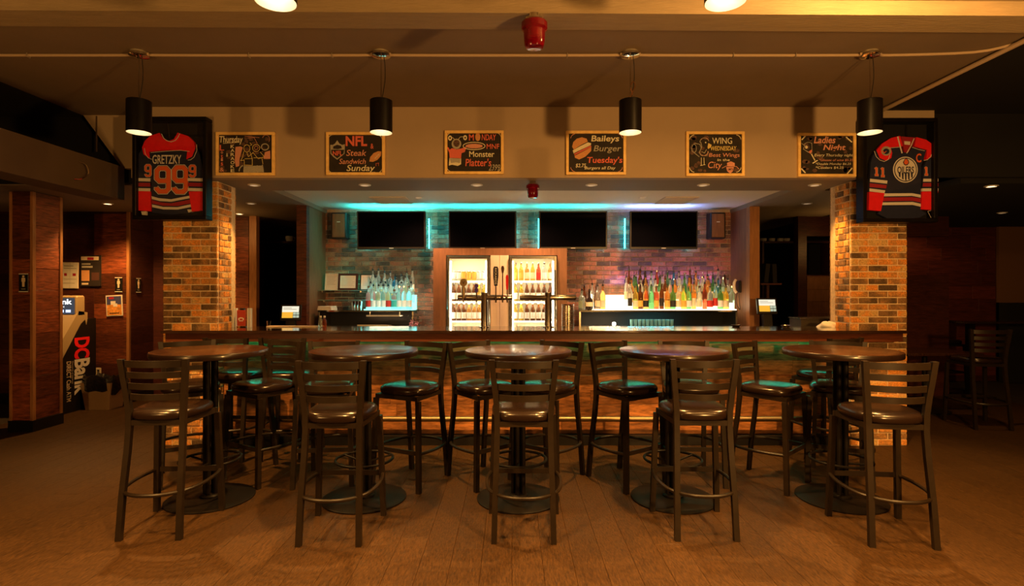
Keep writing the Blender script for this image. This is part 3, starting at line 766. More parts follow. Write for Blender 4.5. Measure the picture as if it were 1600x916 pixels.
st([[(590, 690), (580, 830)], [(640, 700), (640, 830)], [(700, 700), (720, 830)], [(760, 700), (780, 830)], [(840, 690), (850, 830)], [(940, 680), (960, 820)], arc(580, 800, 90, 110, 180, 260, 6), arc(990, 330, 70, 60)], 'chalkg', 1.6)
st([[(600, 120), (880, 150)], arc(1010, 180, 70, 80, 200, 400, 10), [(660, 160), (780, 150), (840, 260)], arc(820, 350, 35, 35)], 'chalkp', .5)
blob([[(600, 700), (940, 690), (955, 820), (590, 830)]], 'chalkg', d=.0004)
# 2 football sunday (origin 330,200 scale 5.714)
tx, st, blob = board('framed chalkboard with shield, ball and steak sandwich lettering, second from the left', 509, 206, 601, 273.5, (330, 200), 5.714)
blob([[(1062, 150), (1085, 152), (1105, 140), (1125, 110), (1145, 140), (1170, 152), (1194, 145), (1190, 230), (1160, 255), (1125, 284), (1090, 258), (1065, 230)]], 'chalkg')
blob([[(1070, 195), (1188, 195), (1182, 228), (1125, 272), (1074, 228)]], 'slate', d=.0009)
tx('NFL', (1085, 205, 1172, 246), 'chalkr', .06, 0)
blob([[(1090, 165), (1125, 150), (1160, 160), (1168, 182), (1130, 190), (1088, 186)]], 'slate', d=.0009)
tx('NFL', (1200, 72, 1392, 162), 'chalkr', .09, 0); tx('&', (1422, 140, 1450, 185), 'chalkr', .03, 0)
tx('Steak', (1205, 195, 1385, 250), 'chalkp', .02); tx('Sandwich', (1142, 275, 1380, 322), 'chalkp', .02); tx('Sunday', (1208, 330, 1462, 402), 'chalkw', .03)
st([[(1390, 400), (1462, 395)]], 'chalkw', .8)
blob([[(1412, 300), (1420, 260), (1450, 225), (1490, 208), (1520, 210), (1515, 250), (1485, 285), (1445, 303)]], 'chalko')
st([[(1460, 275), (1500, 230)], [(1462, 262), (1475, 272)], [(1475, 250), (1487, 260)], [(1487, 238), (1498, 247)]], 'chalkw', .6); st([[(1470, 315), (1472, 340)], [(1470, 318), (1498, 314)], [(1492, 310), (1495, 338)]], 'chalkr', .5)
corners(st, 1045, 60, 1525, 402, 45)
# 3 monday (origin 690,195 scale 5.517)
tx, st, blob = board('framed chalkboard with a striped-eyed creature carrying a platter, third from the left', 694.5, 203.5, 787, 272, (690, 195), 5.517)
blob([arc(128, 165, 42, 45)[:-1]], 'chalkg'); blob([arc(128, 160, 28, 30)[:-1]], 'smear', d=.0009)
st([[(110, 125), (95, 110), (80, 108)], [(145, 125), (160, 105), (185, 103)]], 'chalkw', .6); blob([arc(73, 115, 17, 22)[:-1], arc(203, 112, 17, 22)[:-1]], 'chalkw'); blob([arc(73, 115, 7, 9)[:-1], arc(203, 112, 7, 9)[:-1]], 'slate', d=.0009)
st([[(108, 160), (122, 166)], [(136, 166), (150, 160)], [(115, 182), (130, 190), (146, 182)]], 'slate', .7)
blob([[(68, 215), (90, 202), (130, 212), (168, 205), (215, 190), (200, 235), (172, 245), (168, 292), (70, 288), (66, 240), (45, 195), (60, 195)]], 'chalkr')
blob([[(68, 285), (168, 290), (168, 340), (140, 355), (90, 345), (62, 352)]], 'chalkw'); blob([[(70, 290), (165, 292), (158, 330), (120, 325), (80, 330)]], 'chalkg', d=.0008)
st([arc(280, 183, 95, 32, 0, 360, 20)], 'chalkw', 1.1); blob([arc(280, 184, 75, 20)[:-1]], 'chalkp')
tx('M', (236, 82, 278, 136), 'chalkr', .05, 0); tx('NDAY', (345, 82, 470, 134), 'chalkr', .03, .1); blob([arc(312, 105, 22, 36)[:-1]], 'chalko')
tx('MNF', (388, 165, 498, 208), 'chalkr', .02, 0); tx('Monster', (238, 228, 455, 278), 'chalkw', .03, 0); tx("Platter's", (205, 292, 428, 358), 'chalkr', .03, .1); tx('2399', (405, 342, 505, 395), 'chalkg', .01, .3)
corners(st, 45, 68, 512, 405, 45)
# 4 burger
tx, st, blob = board('framed chalkboard with a large drawn burger, fourth from the left', 884.5, 204, 978.5, 273, (690, 195), 5.517)
blob([[(1125, 190), (1135, 150), (1165, 120), (1210, 108), (1250, 120), (1260, 145), (1200, 175), (1140, 215)]], 'chalko'); blob([[(1130, 222), (1200, 182), (1262, 152), (1290, 160), (1285, 180), (1140, 252)]], 'chalkw')
blob([[(1140, 245), (1285, 176), (1292, 192), (1150, 266)]], 'chalkr'); blob([[(1145, 262), (1290, 190), (1290, 225), (1240, 275), (1185, 300), (1150, 285)]], 'chalko')
tx('Baileys', (1290, 92, 1530, 160), 'chalkw', .05, .1); tx('Burger', (1310, 178, 1550, 245), 'chalkg', .02); tx("Tuesday's", (1255, 276, 1558, 345), 'chalkr', .04, .1)
tx('$2.75', (1155, 335, 1245, 372), 'chalkw', .02); tx('Burgers all Day', (1232, 360, 1500, 392), 'chalkw', .02)
corners(st, 1112, 78, 1560, 405, 45, 'chalkp')
# 5 rooster (origin 1070,203 scale 12.378)
tx, st, blob = board('framed chalkboard with a drawn rooster and wing lettering, fifth from the left', 1072.5, 205, 1164, 275, (1070, 203), 12.378)
smears(blob, 100, 100, 1080, 820, 34, avoid=lambda x, y: 480 < x and 130 < y < 830 and x < 980)
st([arc(180, 360, 45, 80, 0, 360), [(140, 300), (200, 260), (290, 280), (320, 350)], arc(380, 230, 85, 75, 170, 350), [(310, 240), (330, 330), (280, 440), (330, 500), (420, 500), (460, 430)], [(190, 450), (280, 520)], [(330, 420), (380, 450), (420, 380)]], 'chalkg', .9)
st([[(320, 540), (320, 680)], [(370, 540), (375, 670)], [(300, 690), (345, 685)], [(355, 678), (395, 672)]], 'chalkw', .8); st([arc(385, 200, 70, 45, 190, 360, 8), [(300, 480), (380, 500), (440, 460), (450, 410)]], 'chalkp', .8)
blob([[(455, 255), (520, 290), (500, 340), (450, 370), (440, 330)]], 'chalky'); blob([arc(403, 245, 14, 14)[:-1]], 'chalkw')
tx('WING', (530, 150, 915, 270), 'chalkw', .01, 0); tx('WEDNESDAY', (500, 315, 1000, 400), 'chalky', .03, .1); tx('Best Wings', (470, 450, 1060, 545), 'chalkp', .01, .1); tx('in the', (630, 555, 870, 605), 'chalkw', .01, .1); tx('City', (450, 615, 720, 780), 'chalkp', .01, .2)
blob([[(815, 640), (890, 610), (965, 640), (965, 700), (820, 700)], [(800, 720), (950, 720), (930, 800), (880, 845), (820, 800)]], 'chalkp'); st([[(720, 740), (800, 700), (1000, 710), (1050, 760)]], 'chalkp', .8); tx('LIMITS', (830, 745, 930, 785), 'slate', .03, 0)
corners(st, 90, 95, 1090, 820, 110, w=.9)
# 6 ladies night (origin 1245,203)
tx, st, blob = board('framed chalkboard with a drawn cocktail glass, rightmost of six', 1247.5, 207.5, 1338.5, 276, (1245, 203), 12.378)
smears(blob, 100, 120, 500, 830, 16); smears(blob, 800, 100, 1090, 420, 8); smears(blob, 850, 680, 1090, 830, 6)
tx('Ladies', (330, 128, 750, 262), 'chalkp', .05, .2); tx('Night', (510, 285, 945, 425), 'chalkp', .05, .2)
tx('Every Thursday night', (340, 462, 1090, 530), 'chalkw', .0, .2); tx('*Glasses of wine $5.25', (430, 560, 1090, 612), 'chalkp', .0, .2); tx('*Double Monday $6.25', (365, 635, 1050, 690), 'chalkw', .0, .2); tx('*Coolers $4.25', (365, 705, 905, 760), 'chalkw', .01, .1)
st([[(95, 260), (180, 330)], [(120, 370), (270, 450)], [(290, 250), (295, 400), (270, 455)], arc(225, 300, 80, 60, 130, 330, 8), [(130, 340), (140, 380), (230, 440)]], 'chalkg', .6)
st([[(285, 470), (350, 590)], [(310, 645), (400, 590)]], 'chalkw', 1.6); blob([arc(185, 335, 28, 30)[:-1]], 'chalkw'); blob([[(225, 425), (290, 380), (295, 430), (260, 465)]], 'chalkr')
st([[(100, 190), (165, 120)], [(955, 140), (1065, 235)], [(90, 750), (165, 830)], [(975, 850), (1070, 740)]], 'chalkw', 1.8, 'corner_marks')

# ------------------------------------------------------------------ framed hockey jerseys
YJ = 5.150
def jersey(kind, label, flabel, x0, y0, x1, y1, org, sc):
    YF, YK = 5.08, 5.19
    a, b = W(x0, y1, YF), W(x1, y0, YF)
    t = thing('display_frame', flabel, 'frame', ((a.x+b.x)/2, YK, a.z))
    bx('backing_board', M['black'], a.x+.01, b.x-.01, YK-.012, YK, a.z+.01, b.z-.01, t)
    f = .034
    for r in ((a.x, b.x, a.z, a.z+f), (a.x, b.x, b.z-f, b.z), (a.x, a.x+f, a.z+f, b.z-f), (b.x-f, b.x, a.z+f, b.z-f)): bx('frame_rail', M['blackm'], r[0], r[1], YF, YK, r[2], r[3], t, c=.004)
    bx('glass_pane', M['pane'], a.x+f, b.x-f, YF+.012, YF+.014, a.z+f, b.z-f, t)
    def C(p): return (org[0]+p[0]/sc, org[1]+p[1]/sc)
    def P(p, Y=YJ): q = W(*C(p), YJ); return (q.x, q.z)
    base = W(*C((400, 830)), YJ)
    j = thing('hockey_jersey', label, 'jersey', (base.x, YJ, base.z)); J0 = -j.location
    def part(name, polys, mt, y0=YJ-.022, y1=YJ, c=0):
        m = MB()
        for pl in polys: m.prism([P(p) for p in pl], y0, y1)
        return m.build(name, M[mt], j, J0)
    def line(name, pts, w, mt, y=YJ-.0245):
        m = MB(); stroke_mb(m, [C(p) for p in pts], w, y); 
        return m.build(name, M[mt], j, J0)
    def txt(s, bxs, mt, y=YJ-.0262, bold=.06, name='lettering', shear=0):
        A, B = P((bxs[0], bxs[3])), P((bxs[2], bxs[1]))
        o = text_mesh(s, A[0], A[1], B[0], B[1], M[mt], name=name, bold=bold, parent=j, ext=.0006, shear=shear); o.location = Vector((0, y, 0)) - j.location
    return part, line, txt, P, j, J0, C
part, line, txt, P, j, J0, C = jersey('a', 'navy and red hockey jersey, number 99 in orange, inside the left display frame', 'black display frame on the bulkhead above the left brick column', 206, 182, 322, 343, (200, 190), 5.73)
part('body', [[(205, 270), (550, 265), (560, 400), (575, 700), (580, 820), (400, 838), (230, 820), (225, 600), (215, 380)]], 'navy')
part('sleeve', [[(145, 250), (205, 280), (215, 400), (218, 520), (78, 520), (85, 400), (110, 300)]], 'navy', YJ-.028); part('sleeve', [[(618, 240), (550, 280), (555, 520), (688, 520), (680, 400), (655, 300)]], 'navy', YJ-.028)
part('yoke', [[(300, 110), (330, 160), (385, 182), (430, 165), (462, 108), (560, 140), (605, 190), (618, 250), (590, 320), (540, 345), (548, 268), (380, 262), (205, 278), (210, 338), (160, 300), (145, 240), (170, 180), (220, 135)]], 'red', YJ-.031)
line('piping', [(205, 278), (300, 268), (390, 262), (470, 258), (550, 268)], .7, 'jwhite', YJ-.033)
line('piping', [(146, 240), (155, 290), (180, 325), (212, 338)], .7, 'jwhite', YJ-.033); line('piping', [(614, 205), (616, 260), (590, 320), (560, 343), (536, 345)], .7, 'jwhite', YJ-.033)
line('collar', [(300, 110), (318, 148), (345, 170), (385, 182), (425, 168), (448, 140), (462, 108)], 1.0, 'jwhite', YJ-.033)
txt('GRETZKY', (235, 305, 492, 385), 'jwhite', bold=.03)
def block(ch, bxs, y, wf=.33, part_line=None):
    x0, y0, x1, y1 = bxs; w, h = x1-x0, y1-y0; t = w*wf; c = t*.55
    def q(u, v): return (x0+t/2+u*(w-t), y0+t/2+v*(h-t))
    if ch == '9': pts = [q(0, .86), q(0, .88), q(.22, 1), q(.78, 1), q(1, .88), q(1, .12), q(.78, 0), q(.22, 0), q(0, .12), q(0, .44), q(.22, .55), q(.78, .55), q(1, .45)]
    else: pts = [q(.1, .16), q(.5, .04), q(.5, 1), q(.05, 1), q(.95, 1)]
    for wd, mt, dy in ((t, 'jwhite', 0), (t*.80, 'navy', .0007), (t*.70, 'jorange', .0014)): line('number', pts, wd/5.73, mt, y-dy)
for bxs in ((232, 392, 388, 652), (388, 385, 545, 655)): block('9', bxs, YJ-.0245)
for bxs in ((146, 380, 212, 498), (542, 384, 612, 502)): block('9', bxs, YJ-.0295)
for (L, Rr) in (((78, 218), (80, 216)), ((552, 688), (560, 688))):
    x0, x1 = L
    part('white_stripe', [[(x0-2, 512), (x1, 514), (x1, 542), (x0-2, 538)], [(x0, 600), (x1, 604), (x1, 630), (x0, 626)]], 'jwhite', YJ-.030)
    part('crimson_stripe', [[(x0, 553), (x1, 556), (x1, 588), (x0, 585)]], 'crim', YJ-.030)
part('cuff', [[(78, 626), (218, 630), (222, 808), (110, 800)]], 'red', YJ-.030); part('cuff', [[(560, 632), (688, 630), (690, 800), (588, 810)]], 'red', YJ-.030)
part('sleeve', [[(78, 518), (218, 518), (218, 632), (78, 630)]], 'navy', YJ-.027); part('sleeve', [[(556, 518), (688, 518), (688, 632), (560, 634)]], 'navy', YJ-.027)
part('white_stripe', [[(226, 672), (290, 690), (400, 700), (566, 668), (568, 690), (400, 722), (300, 716), (228, 698)], [(230, 746), (330, 768), (460, 770), (578, 744), (578, 768), (460, 792), (330, 790), (232, 770)]], 'jwhite', YJ-.025)
part('crimson_stripe', [[(228, 706), (310, 728), (400, 736), (570, 702), (574, 736), (460, 760), (330, 758), (230, 738)]], 'crim', YJ-.025)
part('tag', [[(130, 808), (178, 806), (175, 840), (138, 838)]], 'paper', YJ-.020); part('tag', [[(548, 792), (585, 792), (585, 812), (558, 818)]], 'paper', YJ-.032)
MB().tube([W(*C((p)), YJ-.01) for p in ((352, -5), (365, 10), (358, 30), (365, 60), (372, 150))], .004, 6).build('hanger_hook', M['chrome2'], j, J0)

part, line, txt, P, j, J0, C = jersey('b', 'navy and red hockey jersey with a round crest, inside the right display frame', 'black display frame on the bulkhead above the right brick column', 1349, 184, 1466, 347, (1340, 190), 5.73)
part('body', [[(150, 260), (370, 230), (400, 285), (440, 285), (480, 232), (600, 262), (555, 400), (550, 600), (548, 790), (600, 830), (540, 862), (400, 880), (250, 870), (170, 830), (198, 760), (220, 640), (250, 500), (255, 380)]], 'navy')
part('sleeve', [[(150, 262), (270, 350), (262, 420), (246, 545), (92, 522), (100, 380), (115, 320)]], 'navy', YJ-.028); part('sleeve', [[(660, 268), (600, 350), (570, 420), (565, 545), (700, 520), (698, 400), (690, 320)]], 'navy', YJ-.028)
part('yoke', [[(360, 136), (385, 228), (275, 238), (290, 290), (280, 335), (235, 358), (180, 335), (150, 265), (200, 205), (280, 155)]], 'red', YJ-.031)
part('yoke', [[(505, 148), (590, 170), (640, 205), (668, 275), (650, 320), (592, 348), (600, 262), (488, 232)]], 'red', YJ-.031)
part('yoke', [[(372, 140), (505, 150), (440, 282), (405, 282)]], 'crim', YJ-.024)
line('piping', [(275, 238), (380, 228)], .6, 'jwhite', YJ-.033); line('piping', [(488, 230), (545, 250), (600, 262)], .6, 'jwhite', YJ-.033)
line('piping', [(150, 265), (168, 315), (200, 345), (240, 358), (275, 340), (290, 300)], .7, 'jwhite', YJ-.033); line('piping', [(668, 275), (655, 315), (625, 342), (592, 348)], .7, 'jwhite', YJ-.033)
line('collar', [(360, 136), (378, 210), (398, 282)], 2.0, 'jwhite', YJ-.033); line('collar', [(506, 152), (480, 215), (440, 284)], 1.2, 'jwhite', YJ-.033); part('tag', [[(400, 182), (455, 186), (452, 216), (402, 212)]], 'paper', YJ-.026)
part('crest', [arc(412, 436, 110, 116, n=36)[:-1]], 'jwhite', YJ-.0235, YJ-.02); part('crest', [arc(412, 436, 101, 107, n=36)[:-1]], 'navy', YJ-.0245, YJ-.02)
part('crest', [arc(412, 436, 93, 99, n=36)[:-1]], 'jwhite', YJ-.0255, YJ-.02)
part('crest', [[(415, 328), (440, 355), (444, 376), (430, 396), (412, 400), (396, 390), (388, 370), (400, 350)]], 'navy', YJ-.0262, YJ-.02); part('crest', [[(415, 338), (434, 360), (436, 376), (424, 390), (408, 390), (396, 376), (402, 356)]], 'jorange', YJ-.0270, YJ-.02)
txt('OILERS', (338, 408, 486, 470), 'navy', YJ-.0266, bold=.05)
part('crest', [[(350+k*27, 465), (368+k*27, 465), (366+k*27, e), (354+k*27, e-8)] for k, e in enumerate((505, 525, 535, 530, 512))], 'navy', YJ-.0262, YJ-.02)
part('patch', [arc(235, 272, 45, 42, n=20)[:-1]], 'chalkg', YJ-.0325, YJ-.03); part('patch', [arc(235, 275, 28, 26, n=16)[:-1]], 'navy', YJ-.0335, YJ-.03)
line('patch', [(210, 280), (225, 262), (240, 282), (258, 264)], .9, 'jorange', YJ-.0345)
txt('C', (505, 292, 552, 372), 'jorange', YJ-.0255, bold=.06, name='lettering')
for bxs in ((145, 402, 196, 490), (200, 404, 252, 500), (592, 398, 640, 486)):
    block('1', bxs, YJ-.0295, .42)
part('sleeve', [[(92, 518), (246, 540), (222, 645), (84, 632)]], 'navy', YJ-.027); part('sleeve', [[(565, 518), (700, 518), (698, 632), (558, 632)]], 'navy', YJ-.027)
part('white_stripe', [[(94, 518), (248, 535), (244, 562), (92, 545)], [(90, 604), (228, 622), (222, 646), (88, 630)]], 'jwhite', YJ-.030); part('crimson_stripe', [[(90, 558), (242, 575), (236, 604), (90, 592)]], 'crim', YJ-.030)
part('white_stripe', [[(567, 518), (700, 518), (700, 544), (566, 544)], [(558, 604), (700, 604), (700, 629), (556, 629)]], 'jwhite', YJ-.030); part('crimson_stripe', [[(566, 556), (700, 556), (700, 588), (562, 588)]], 'crim', YJ-.030)
part('cuff', [[(86, 634), (222, 646), (190, 806), (80, 796)]], 'red', YJ-.030); part('cuff', [[(556, 632), (700, 630), (668, 798), (548, 790)]], 'red', YJ-.030)
part('white_stripe', [[(222, 648), (470, 646), (548, 660), (548, 685), (470, 670), (218, 674)], [(204, 728), (475, 724), (548, 740), (548, 766), (475, 750), (198, 752)]], 'jwhite', YJ-.025)
part('crimson_stripe', [[(214, 684), (472, 680), (548, 692), (548, 728), (472, 714), (206, 718)]], 'crim', YJ-.025)
line('tag', [(628, 805), (660, 795), (695, 852), (660, 866), (628, 805)], .5, 'jwhite', YJ-.028)
MB().tube([W(*C((p)), YJ-.01) for p in ((440, 30), (446, 45), (440, 60), (442, 140))], .004, 6).build('hanger_hook', M['chrome2'], j, J0)

# ------------------------------------------------------------------ televisions and speakers
def tv(i, x0, x1, lab):
    Yt = 7.12; a, b = WX(x0, Yt), WX(x1, Yt); h = .488; w = b-a; zt = WZ(330, Yt)
    t = thing('television', lab, 'television', ((a+b)/2, Yt, zt-h), 0, 'wall televisions above the back bar'); t.rotation_euler = (R(2), 0, 0)
    MB().box(-w/2, w/2, 0, .05, 0, h, .006).build('casing', M['blackp'], t)
    MB().box(-w/2+.018, w/2-.018, -.002, .004, .03, h-.018).build('screen', M['screen'], t)
    MB().box(-.028, .028, -.003, .001, .010, .017).build('badge', M['white'], t)
    MB().box(-.12, .12, .05, .44, .15, .33).build('wall_bracket', M['blackp'], t)
    for sx in (-1, 1): MB().box(sx*(w/2-.015)-.006, sx*(w/2-.015)+.006, .395, .402, .03, h-.06).build('light_strip', M['ledcyan'], t)
    return (a+b)/2, w, zt
RXA, RXB = WX(930, 7.4), WX(1150, 7.4)
TVL = ['black wall television, leftmost of four, beside the left speaker', 'black wall television, second from the left', 'black wall television, third from the left', 'black wall television, rightmost of four, beside the right speaker']
for i, (x0, x1) in enumerate([(558, 665), (701, 807), (842, 949), (984, 1090)]):
    cx, w, zt = tv(i, x0, x1, TVL[i])
    c = (.02, .75, .75) if i < 3 else (.10, .45, .8)
    light('AREA', (cx, 7.27, zt-.10), [17, 5, 4, 6][i], c if i < 3 else (.22, .30, .95), w*.95, aim=(cx, 7.265, zt+.5), size_y=.12, name='led_and_fill')
light('AREA', ((RXA+RXB)/2, 7.47, 1.57), 3.0, (.35, .14, .95), 1.5, aim=((RXA+RXB)/2, 7.6, 1.85), size_y=.03, name='led_and_fill')
for wx_ in (1.4, 2.3): light('SPOT', (wx_, 6.35, TZ-.05), 60, (1, .66, .36), .05, aim=(wx_+.05, 7.15, 1.3), spot=55, blend=.9, name='bottle_fill')  # unseen spots added to brighten the right-hand bottles
light('SPOT', (-1.55, 6.55, TZ-.04), 70, (.12, .85, .85), .05, aim=(-1.62, 7.15, 1.3), spot=50, blend=.9, name='led_and_fill')  # unseen aqua spot added to light the left bottles, no LED here
light('POINT', (-2.25, 7.42, 1.62), 1.6, (.05, .80, .55), .04, name='led_and_fill')  # added point without a fixture, turns the left end wall green
for x0, x1, lab in ((517, 541, 'small wall speaker left of the televisions'), (1110, 1134, 'small wall speaker right of the televisions')):
    Ys = 7.4; a, b = WX(x0, Ys), WX(x1, Ys); z0, z1 = WZ(373, Ys), WZ(332, Ys)
    t = thing('wall_speaker', lab, 'speaker', ((a+b)/2, Ys, z0), 0, 'speakers beside the televisions')
    w = (b-a)/2
    MB().box(-w, w, 0, .16, 0, z1-z0, .01).build('cabinet', M['blackp'], t)
    MB().box(-w+.02, w-.02, -.006, 0, .02, z1-z0-.02, .003).build('grille', M['surround'], t)
    MB().box(-.022, .022, -.008, -.005, (z1-z0)*.62, (z1-z0)*.62+.012).build('badge', M['white'], t)
    MB().box(-.03, .03, .16, .19, .1, .2).build('wall_bracket', M['blackp'], t)

# ------------------------------------------------------------------ bottles
PROF = {
 'tall': [(.034, 0), (.036, .004), (.036, .175), (.030, .200), (.014, .225), (.0125, .275), (.015, .278), (.015, .29)],
 'square': [(.040, 0), (.042, .005), (.042, .150), (.036, .172), (.015, .190), (.014, .225), (.017, .228), (.017, .245)],
 'round': [(.030, 0), (.046, .02), (.050, .07), (.042, .125), (.016, .165), (.014, .22), (.017, .225), (.017, .24)],
 'slim': [(.028, 0), (.029, .004), (.029, .205), (.022, .235), (.012, .26), (.012, .305), (.014, .31), (.014, .32)],
 'beer': [(.029, 0), (.030, .004), (.030, .135), (.024, .160), (.013, .190), (.0125, .222), (.014, .224), (.014, .232)],
 'can': [(.026, 0), (.031, .008), (.031, .112), (.026, .120), (.026, .122)],
}
_proto = {}
def bottle(shape, glass, lab_m, cap_m, pourer, name, label, cat, group, loc):
    k = (shape, glass, lab_m, cap_m, pourer)
    if k not in _proto:
        t = thing(name, 'x', cat)
        pr = PROF[shape]; n = 12
        MB().lathe(pr, n).build('glass_body', BG[glass], t, ang=50)
        H = pr[-1][1]; r = max(p_[0] for p_ in pr) + .0006
        if lab_m and shape != 'round':
            zz = (.03, .11) if shape != 'slim' else (.04, .14)
            MB().lathe([(r, zz[0]), (r, zz[1])], n, cap0=False, cap1=False).build('paper_label', LB[lab_m], t)
        elif lab_m:
            MB().lathe([(.0500, .045), (.0512, .070), (.0470, .10)], n, cap0=False, cap1=False).build('paper_label', LB[lab_m], t)
        if pourer:
            MB().lathe([(.013, H), (.012, H+.02), (.005, H+.03)], 8).build('stopper', M['blackp'], t)
            MB().tube([(0, 0, H+.025), (.004, 0, H+.05), (.014, 0, H+.075)], .0035, 6).build('pour_spout', M['chrome2'], t)
        else:
            rr = pr[-1][0]+.001
            MB().lathe([(rr, H-.016), (rr, H+.004), (rr-.002, H+.006)], 10).build('cap', LB[cap_m] if cap_m else M['chrome'], t)
        _proto[k] = t; o = t
    else: o = dup(_proto[k])
    o.name = name; o.location = loc; o.rotation_euler = (0, 0, random.random()*6); o['label'] = label; o['category'] = cat; o['group'] = group
    return o
def nth(i): return ['first', 'second', 'third', 'fourth', 'fifth', 'sixth', 'seventh', 'eighth', 'ninth', 'tenth', 'eleventh', 'twelfth', 'thirteenth', 'fourteenth', 'fifteenth', 'sixteenth', 'seventeenth', 'eighteenth', 'nineteenth', 'twentieth',
                    'twenty-first', 'twenty-second', 'twenty-third', 'twenty-fourth', 'twenty-fifth', 'twenty-sixth'][i]

# back counter run, underneath the displays
bc = thing('back_counter', 'low dark steel back counter along the brick wall', 'counter', (.2, 7.25, 0))
bx('counter_body', M['steel_dark'], -2.5, 2.94, 6.95, YB-.01, 0, .90, bc); bx('worktop', M['chrome'], -2.52, 2.96, 6.9, YB-.01, .90, .925, bc)
def unit(x0, x1, lab, nm):
    a, b = WX(x0, 7.0), WX(x1, 7.0); zt = WZ(485, 7.0)
    t = thing(nm, lab, 'display stand', ((a+b)/2, 7.0, .925)); 
    bx('top_panel', M['chrome2'], a, b, 7.0, 7.45, zt-.02, zt, t); bx('side_panel', M['chrome'], a, a+.02, 7.0, 7.45, .925, zt-.02, t); bx('side_panel', M['chrome'], b-.02, b, 7.0, 7.45, .925, zt-.02, t)
    bx('back_panel', M['black'], a+.02, b-.02, 7.43, 7.45, .925, zt-.02, t); bx('middle_shelf', M['chrome'], a+.02, b-.02, 7.08, 7.43, 1.03, 1.042, t)
    return a, b, zt, t
la, lb, lz, lu = unit(497, 646, 'open steel shelving under the left bottle display', 'steel_shelving')
ra, rb, rz, ru = unit(905, 1152, 'open steel shelving under the right bottle display', 'steel_shelving')
light('AREA', ((la+lb)/2+.25, 7.2, lz-.03), 3.2, (1, .75, .45), .5, aim=((la+lb)/2+.25, 7.2, 0), size_y=.06, name='shelf_light')
light('AREA', (ra+.35, 7.2, rz-.03), 2.5, (1, .75, .45), .4, aim=(ra+.35, 7.2, 0), size_y=.06, name='shelf_light')
light('AREA', (ra+.95, 7.2, rz-.03), 2.5, (.1, .8, .9), .6, aim=(ra+.95, 7.2, 0), size_y=.06, name='shelf_light')
# stepped lit displays
def steps(x0, x1, Y0, z0, n, dz, dy, mts, lab, split=None):
    t = thing('bottle_display', lab, 'display stand', ((x0+x1)/2, Y0, z0))
    for k in range(n):
        for (a, b, mt) in mts:
            A, B = x0+(x1-x0)*a, x0+(x1-x0)*b
            if k == 0 : bx('lit_step', M[mt], A, B, Y0+k*dy, Y0+(k+1)*dy-.001, z0, z0+.012, t)
            else: bx('lit_step', M[mt], A, B, Y0+k*dy, Y0+(k+1)*dy-.001, z0+.012*0, z0+k*dz, t)
    return t
SX0, SX1 = WX(569, 7.05), WX(644, 7.05)
steps(SX0, SX1, 7.03, lz, 3, .095, .12, [(0, 1, 'tierg')], 'stepped lit bottle display glowing aqua, left of the coolers')
RX0, RX1 = WX(930, 7.05), WX(1150, 7.05)
steps(RX0, RX1, 7.03, rz, 3, .095, .12, [(0, .26, 'tierw'), (.26, 1, 'tierw')], 'stepped lit bottle display glowing warm white, right of the coolers')
random.seed(5)
gn = {'clear': 'clear', 'green': 'green', 'amber': 'amber', 'brown': 'dark brown', 'blue': 'blue', 'red': 'red', 'teal': 'aqua-lit clear', 'yellow': 'yellow', 'dark': 'black'}
ROWN = ['front', 'middle', 'top']
for r in range(3):
    n = 9 - (r == 2)
    for i in range(n):
        x = SX0+.045 + (SX1-SX0-.09)*i/(n-1) + random.uniform(-.006, .006)
        gl = random.choice(['clear', 'teal', 'clear', 'clear', 'teal'] if r < 2 else ['teal', 'clear', 'clear', 'green', 'blue'])
        lm = random.choice([None, 'white', 'teal', 'white', 'white', 'gold', 'red'])
        bottle(random.choice(['tall', 'square', 'slim']) if r else random.choice(['tall', 'square']), gl, lm, None, r > 0 or random.random() < .5, 'liquor_bottle',
               '%s bottle%s, %s from left, %s step, aqua-lit left display' % (gn[gl], (', %s label' % lm) if lm else '', nth(i), ROWN[r]), 'bottle', 'bottles on the left lit display',
               (x, 7.03+.06+r*.12, lz + (.012 if r == 0 else r*.095)))
cols = [['clear', 'amber', 'red', 'clear', 'teal', 'amber', 'clear', 'yellow', 'brown', 'amber', 'green', 'red', 'brown', 'amber', 'green', 'clear', 'yellow', 'green', 'amber', 'clear', 'red', 'clear', 'teal', 'green', 'yellow', 'teal'],
        ['clear', 'amber', 'green', 'clear', 'amber', 'clear', 'clear', 'green', 'brown', 'clear', 'amber', 'clear', 'green', 'amber', 'clear', 'teal', 'clear', 'amber', 'green', 'blue', 'teal', 'clear'],
        ['brown', 'green', 'brown', 'dark', 'teal', 'red', 'clear', 'green', 'blue', 'clear', 'teal', 'brown', 'amber', 'clear', 'amber', 'blue', 'clear', 'brown']]
for r in range(3):
    lst = cols[r]; n = len(lst)
    xs0 = RX0+.04 if r == 0 else RX0 + (RX1-RX0)*(.24 if r == 1 else .27)
    for i, gl in enumerate(lst):
        x = xs0 + (RX1-.045-xs0)*i/(n-1) + random.uniform(-.006, .006)
        if r == 0 and 1 < i < 6: continue
        lm = random.choice([None, 'cream', 'white', 'red', 'gold', 'black', 'cream', 'teal' if gl == 'teal' else 'gold'])
        sh = random.choice(['tall', 'slim', 'tall', 'square', 'round']) if r else random.choice(['tall', 'square', 'tall', 'round'])
        if n > 20 and sh in ('round', 'square'): sh = 'tall' if i % 2 else 'slim'
        bottle(sh, gl, lm, None, random.random() < (.75 if r else .4), 'liquor_bottle', '%s bottle%s, %s from left, %s step, warm-lit right display' % (gn[gl], (', %s label' % lm) if lm else '', nth(i), ROWN[r]),
               'bottle', 'bottles on the right lit display', (x, 7.03+.06+r*.12, rz + (.012 if r == 0 else r*.095)))
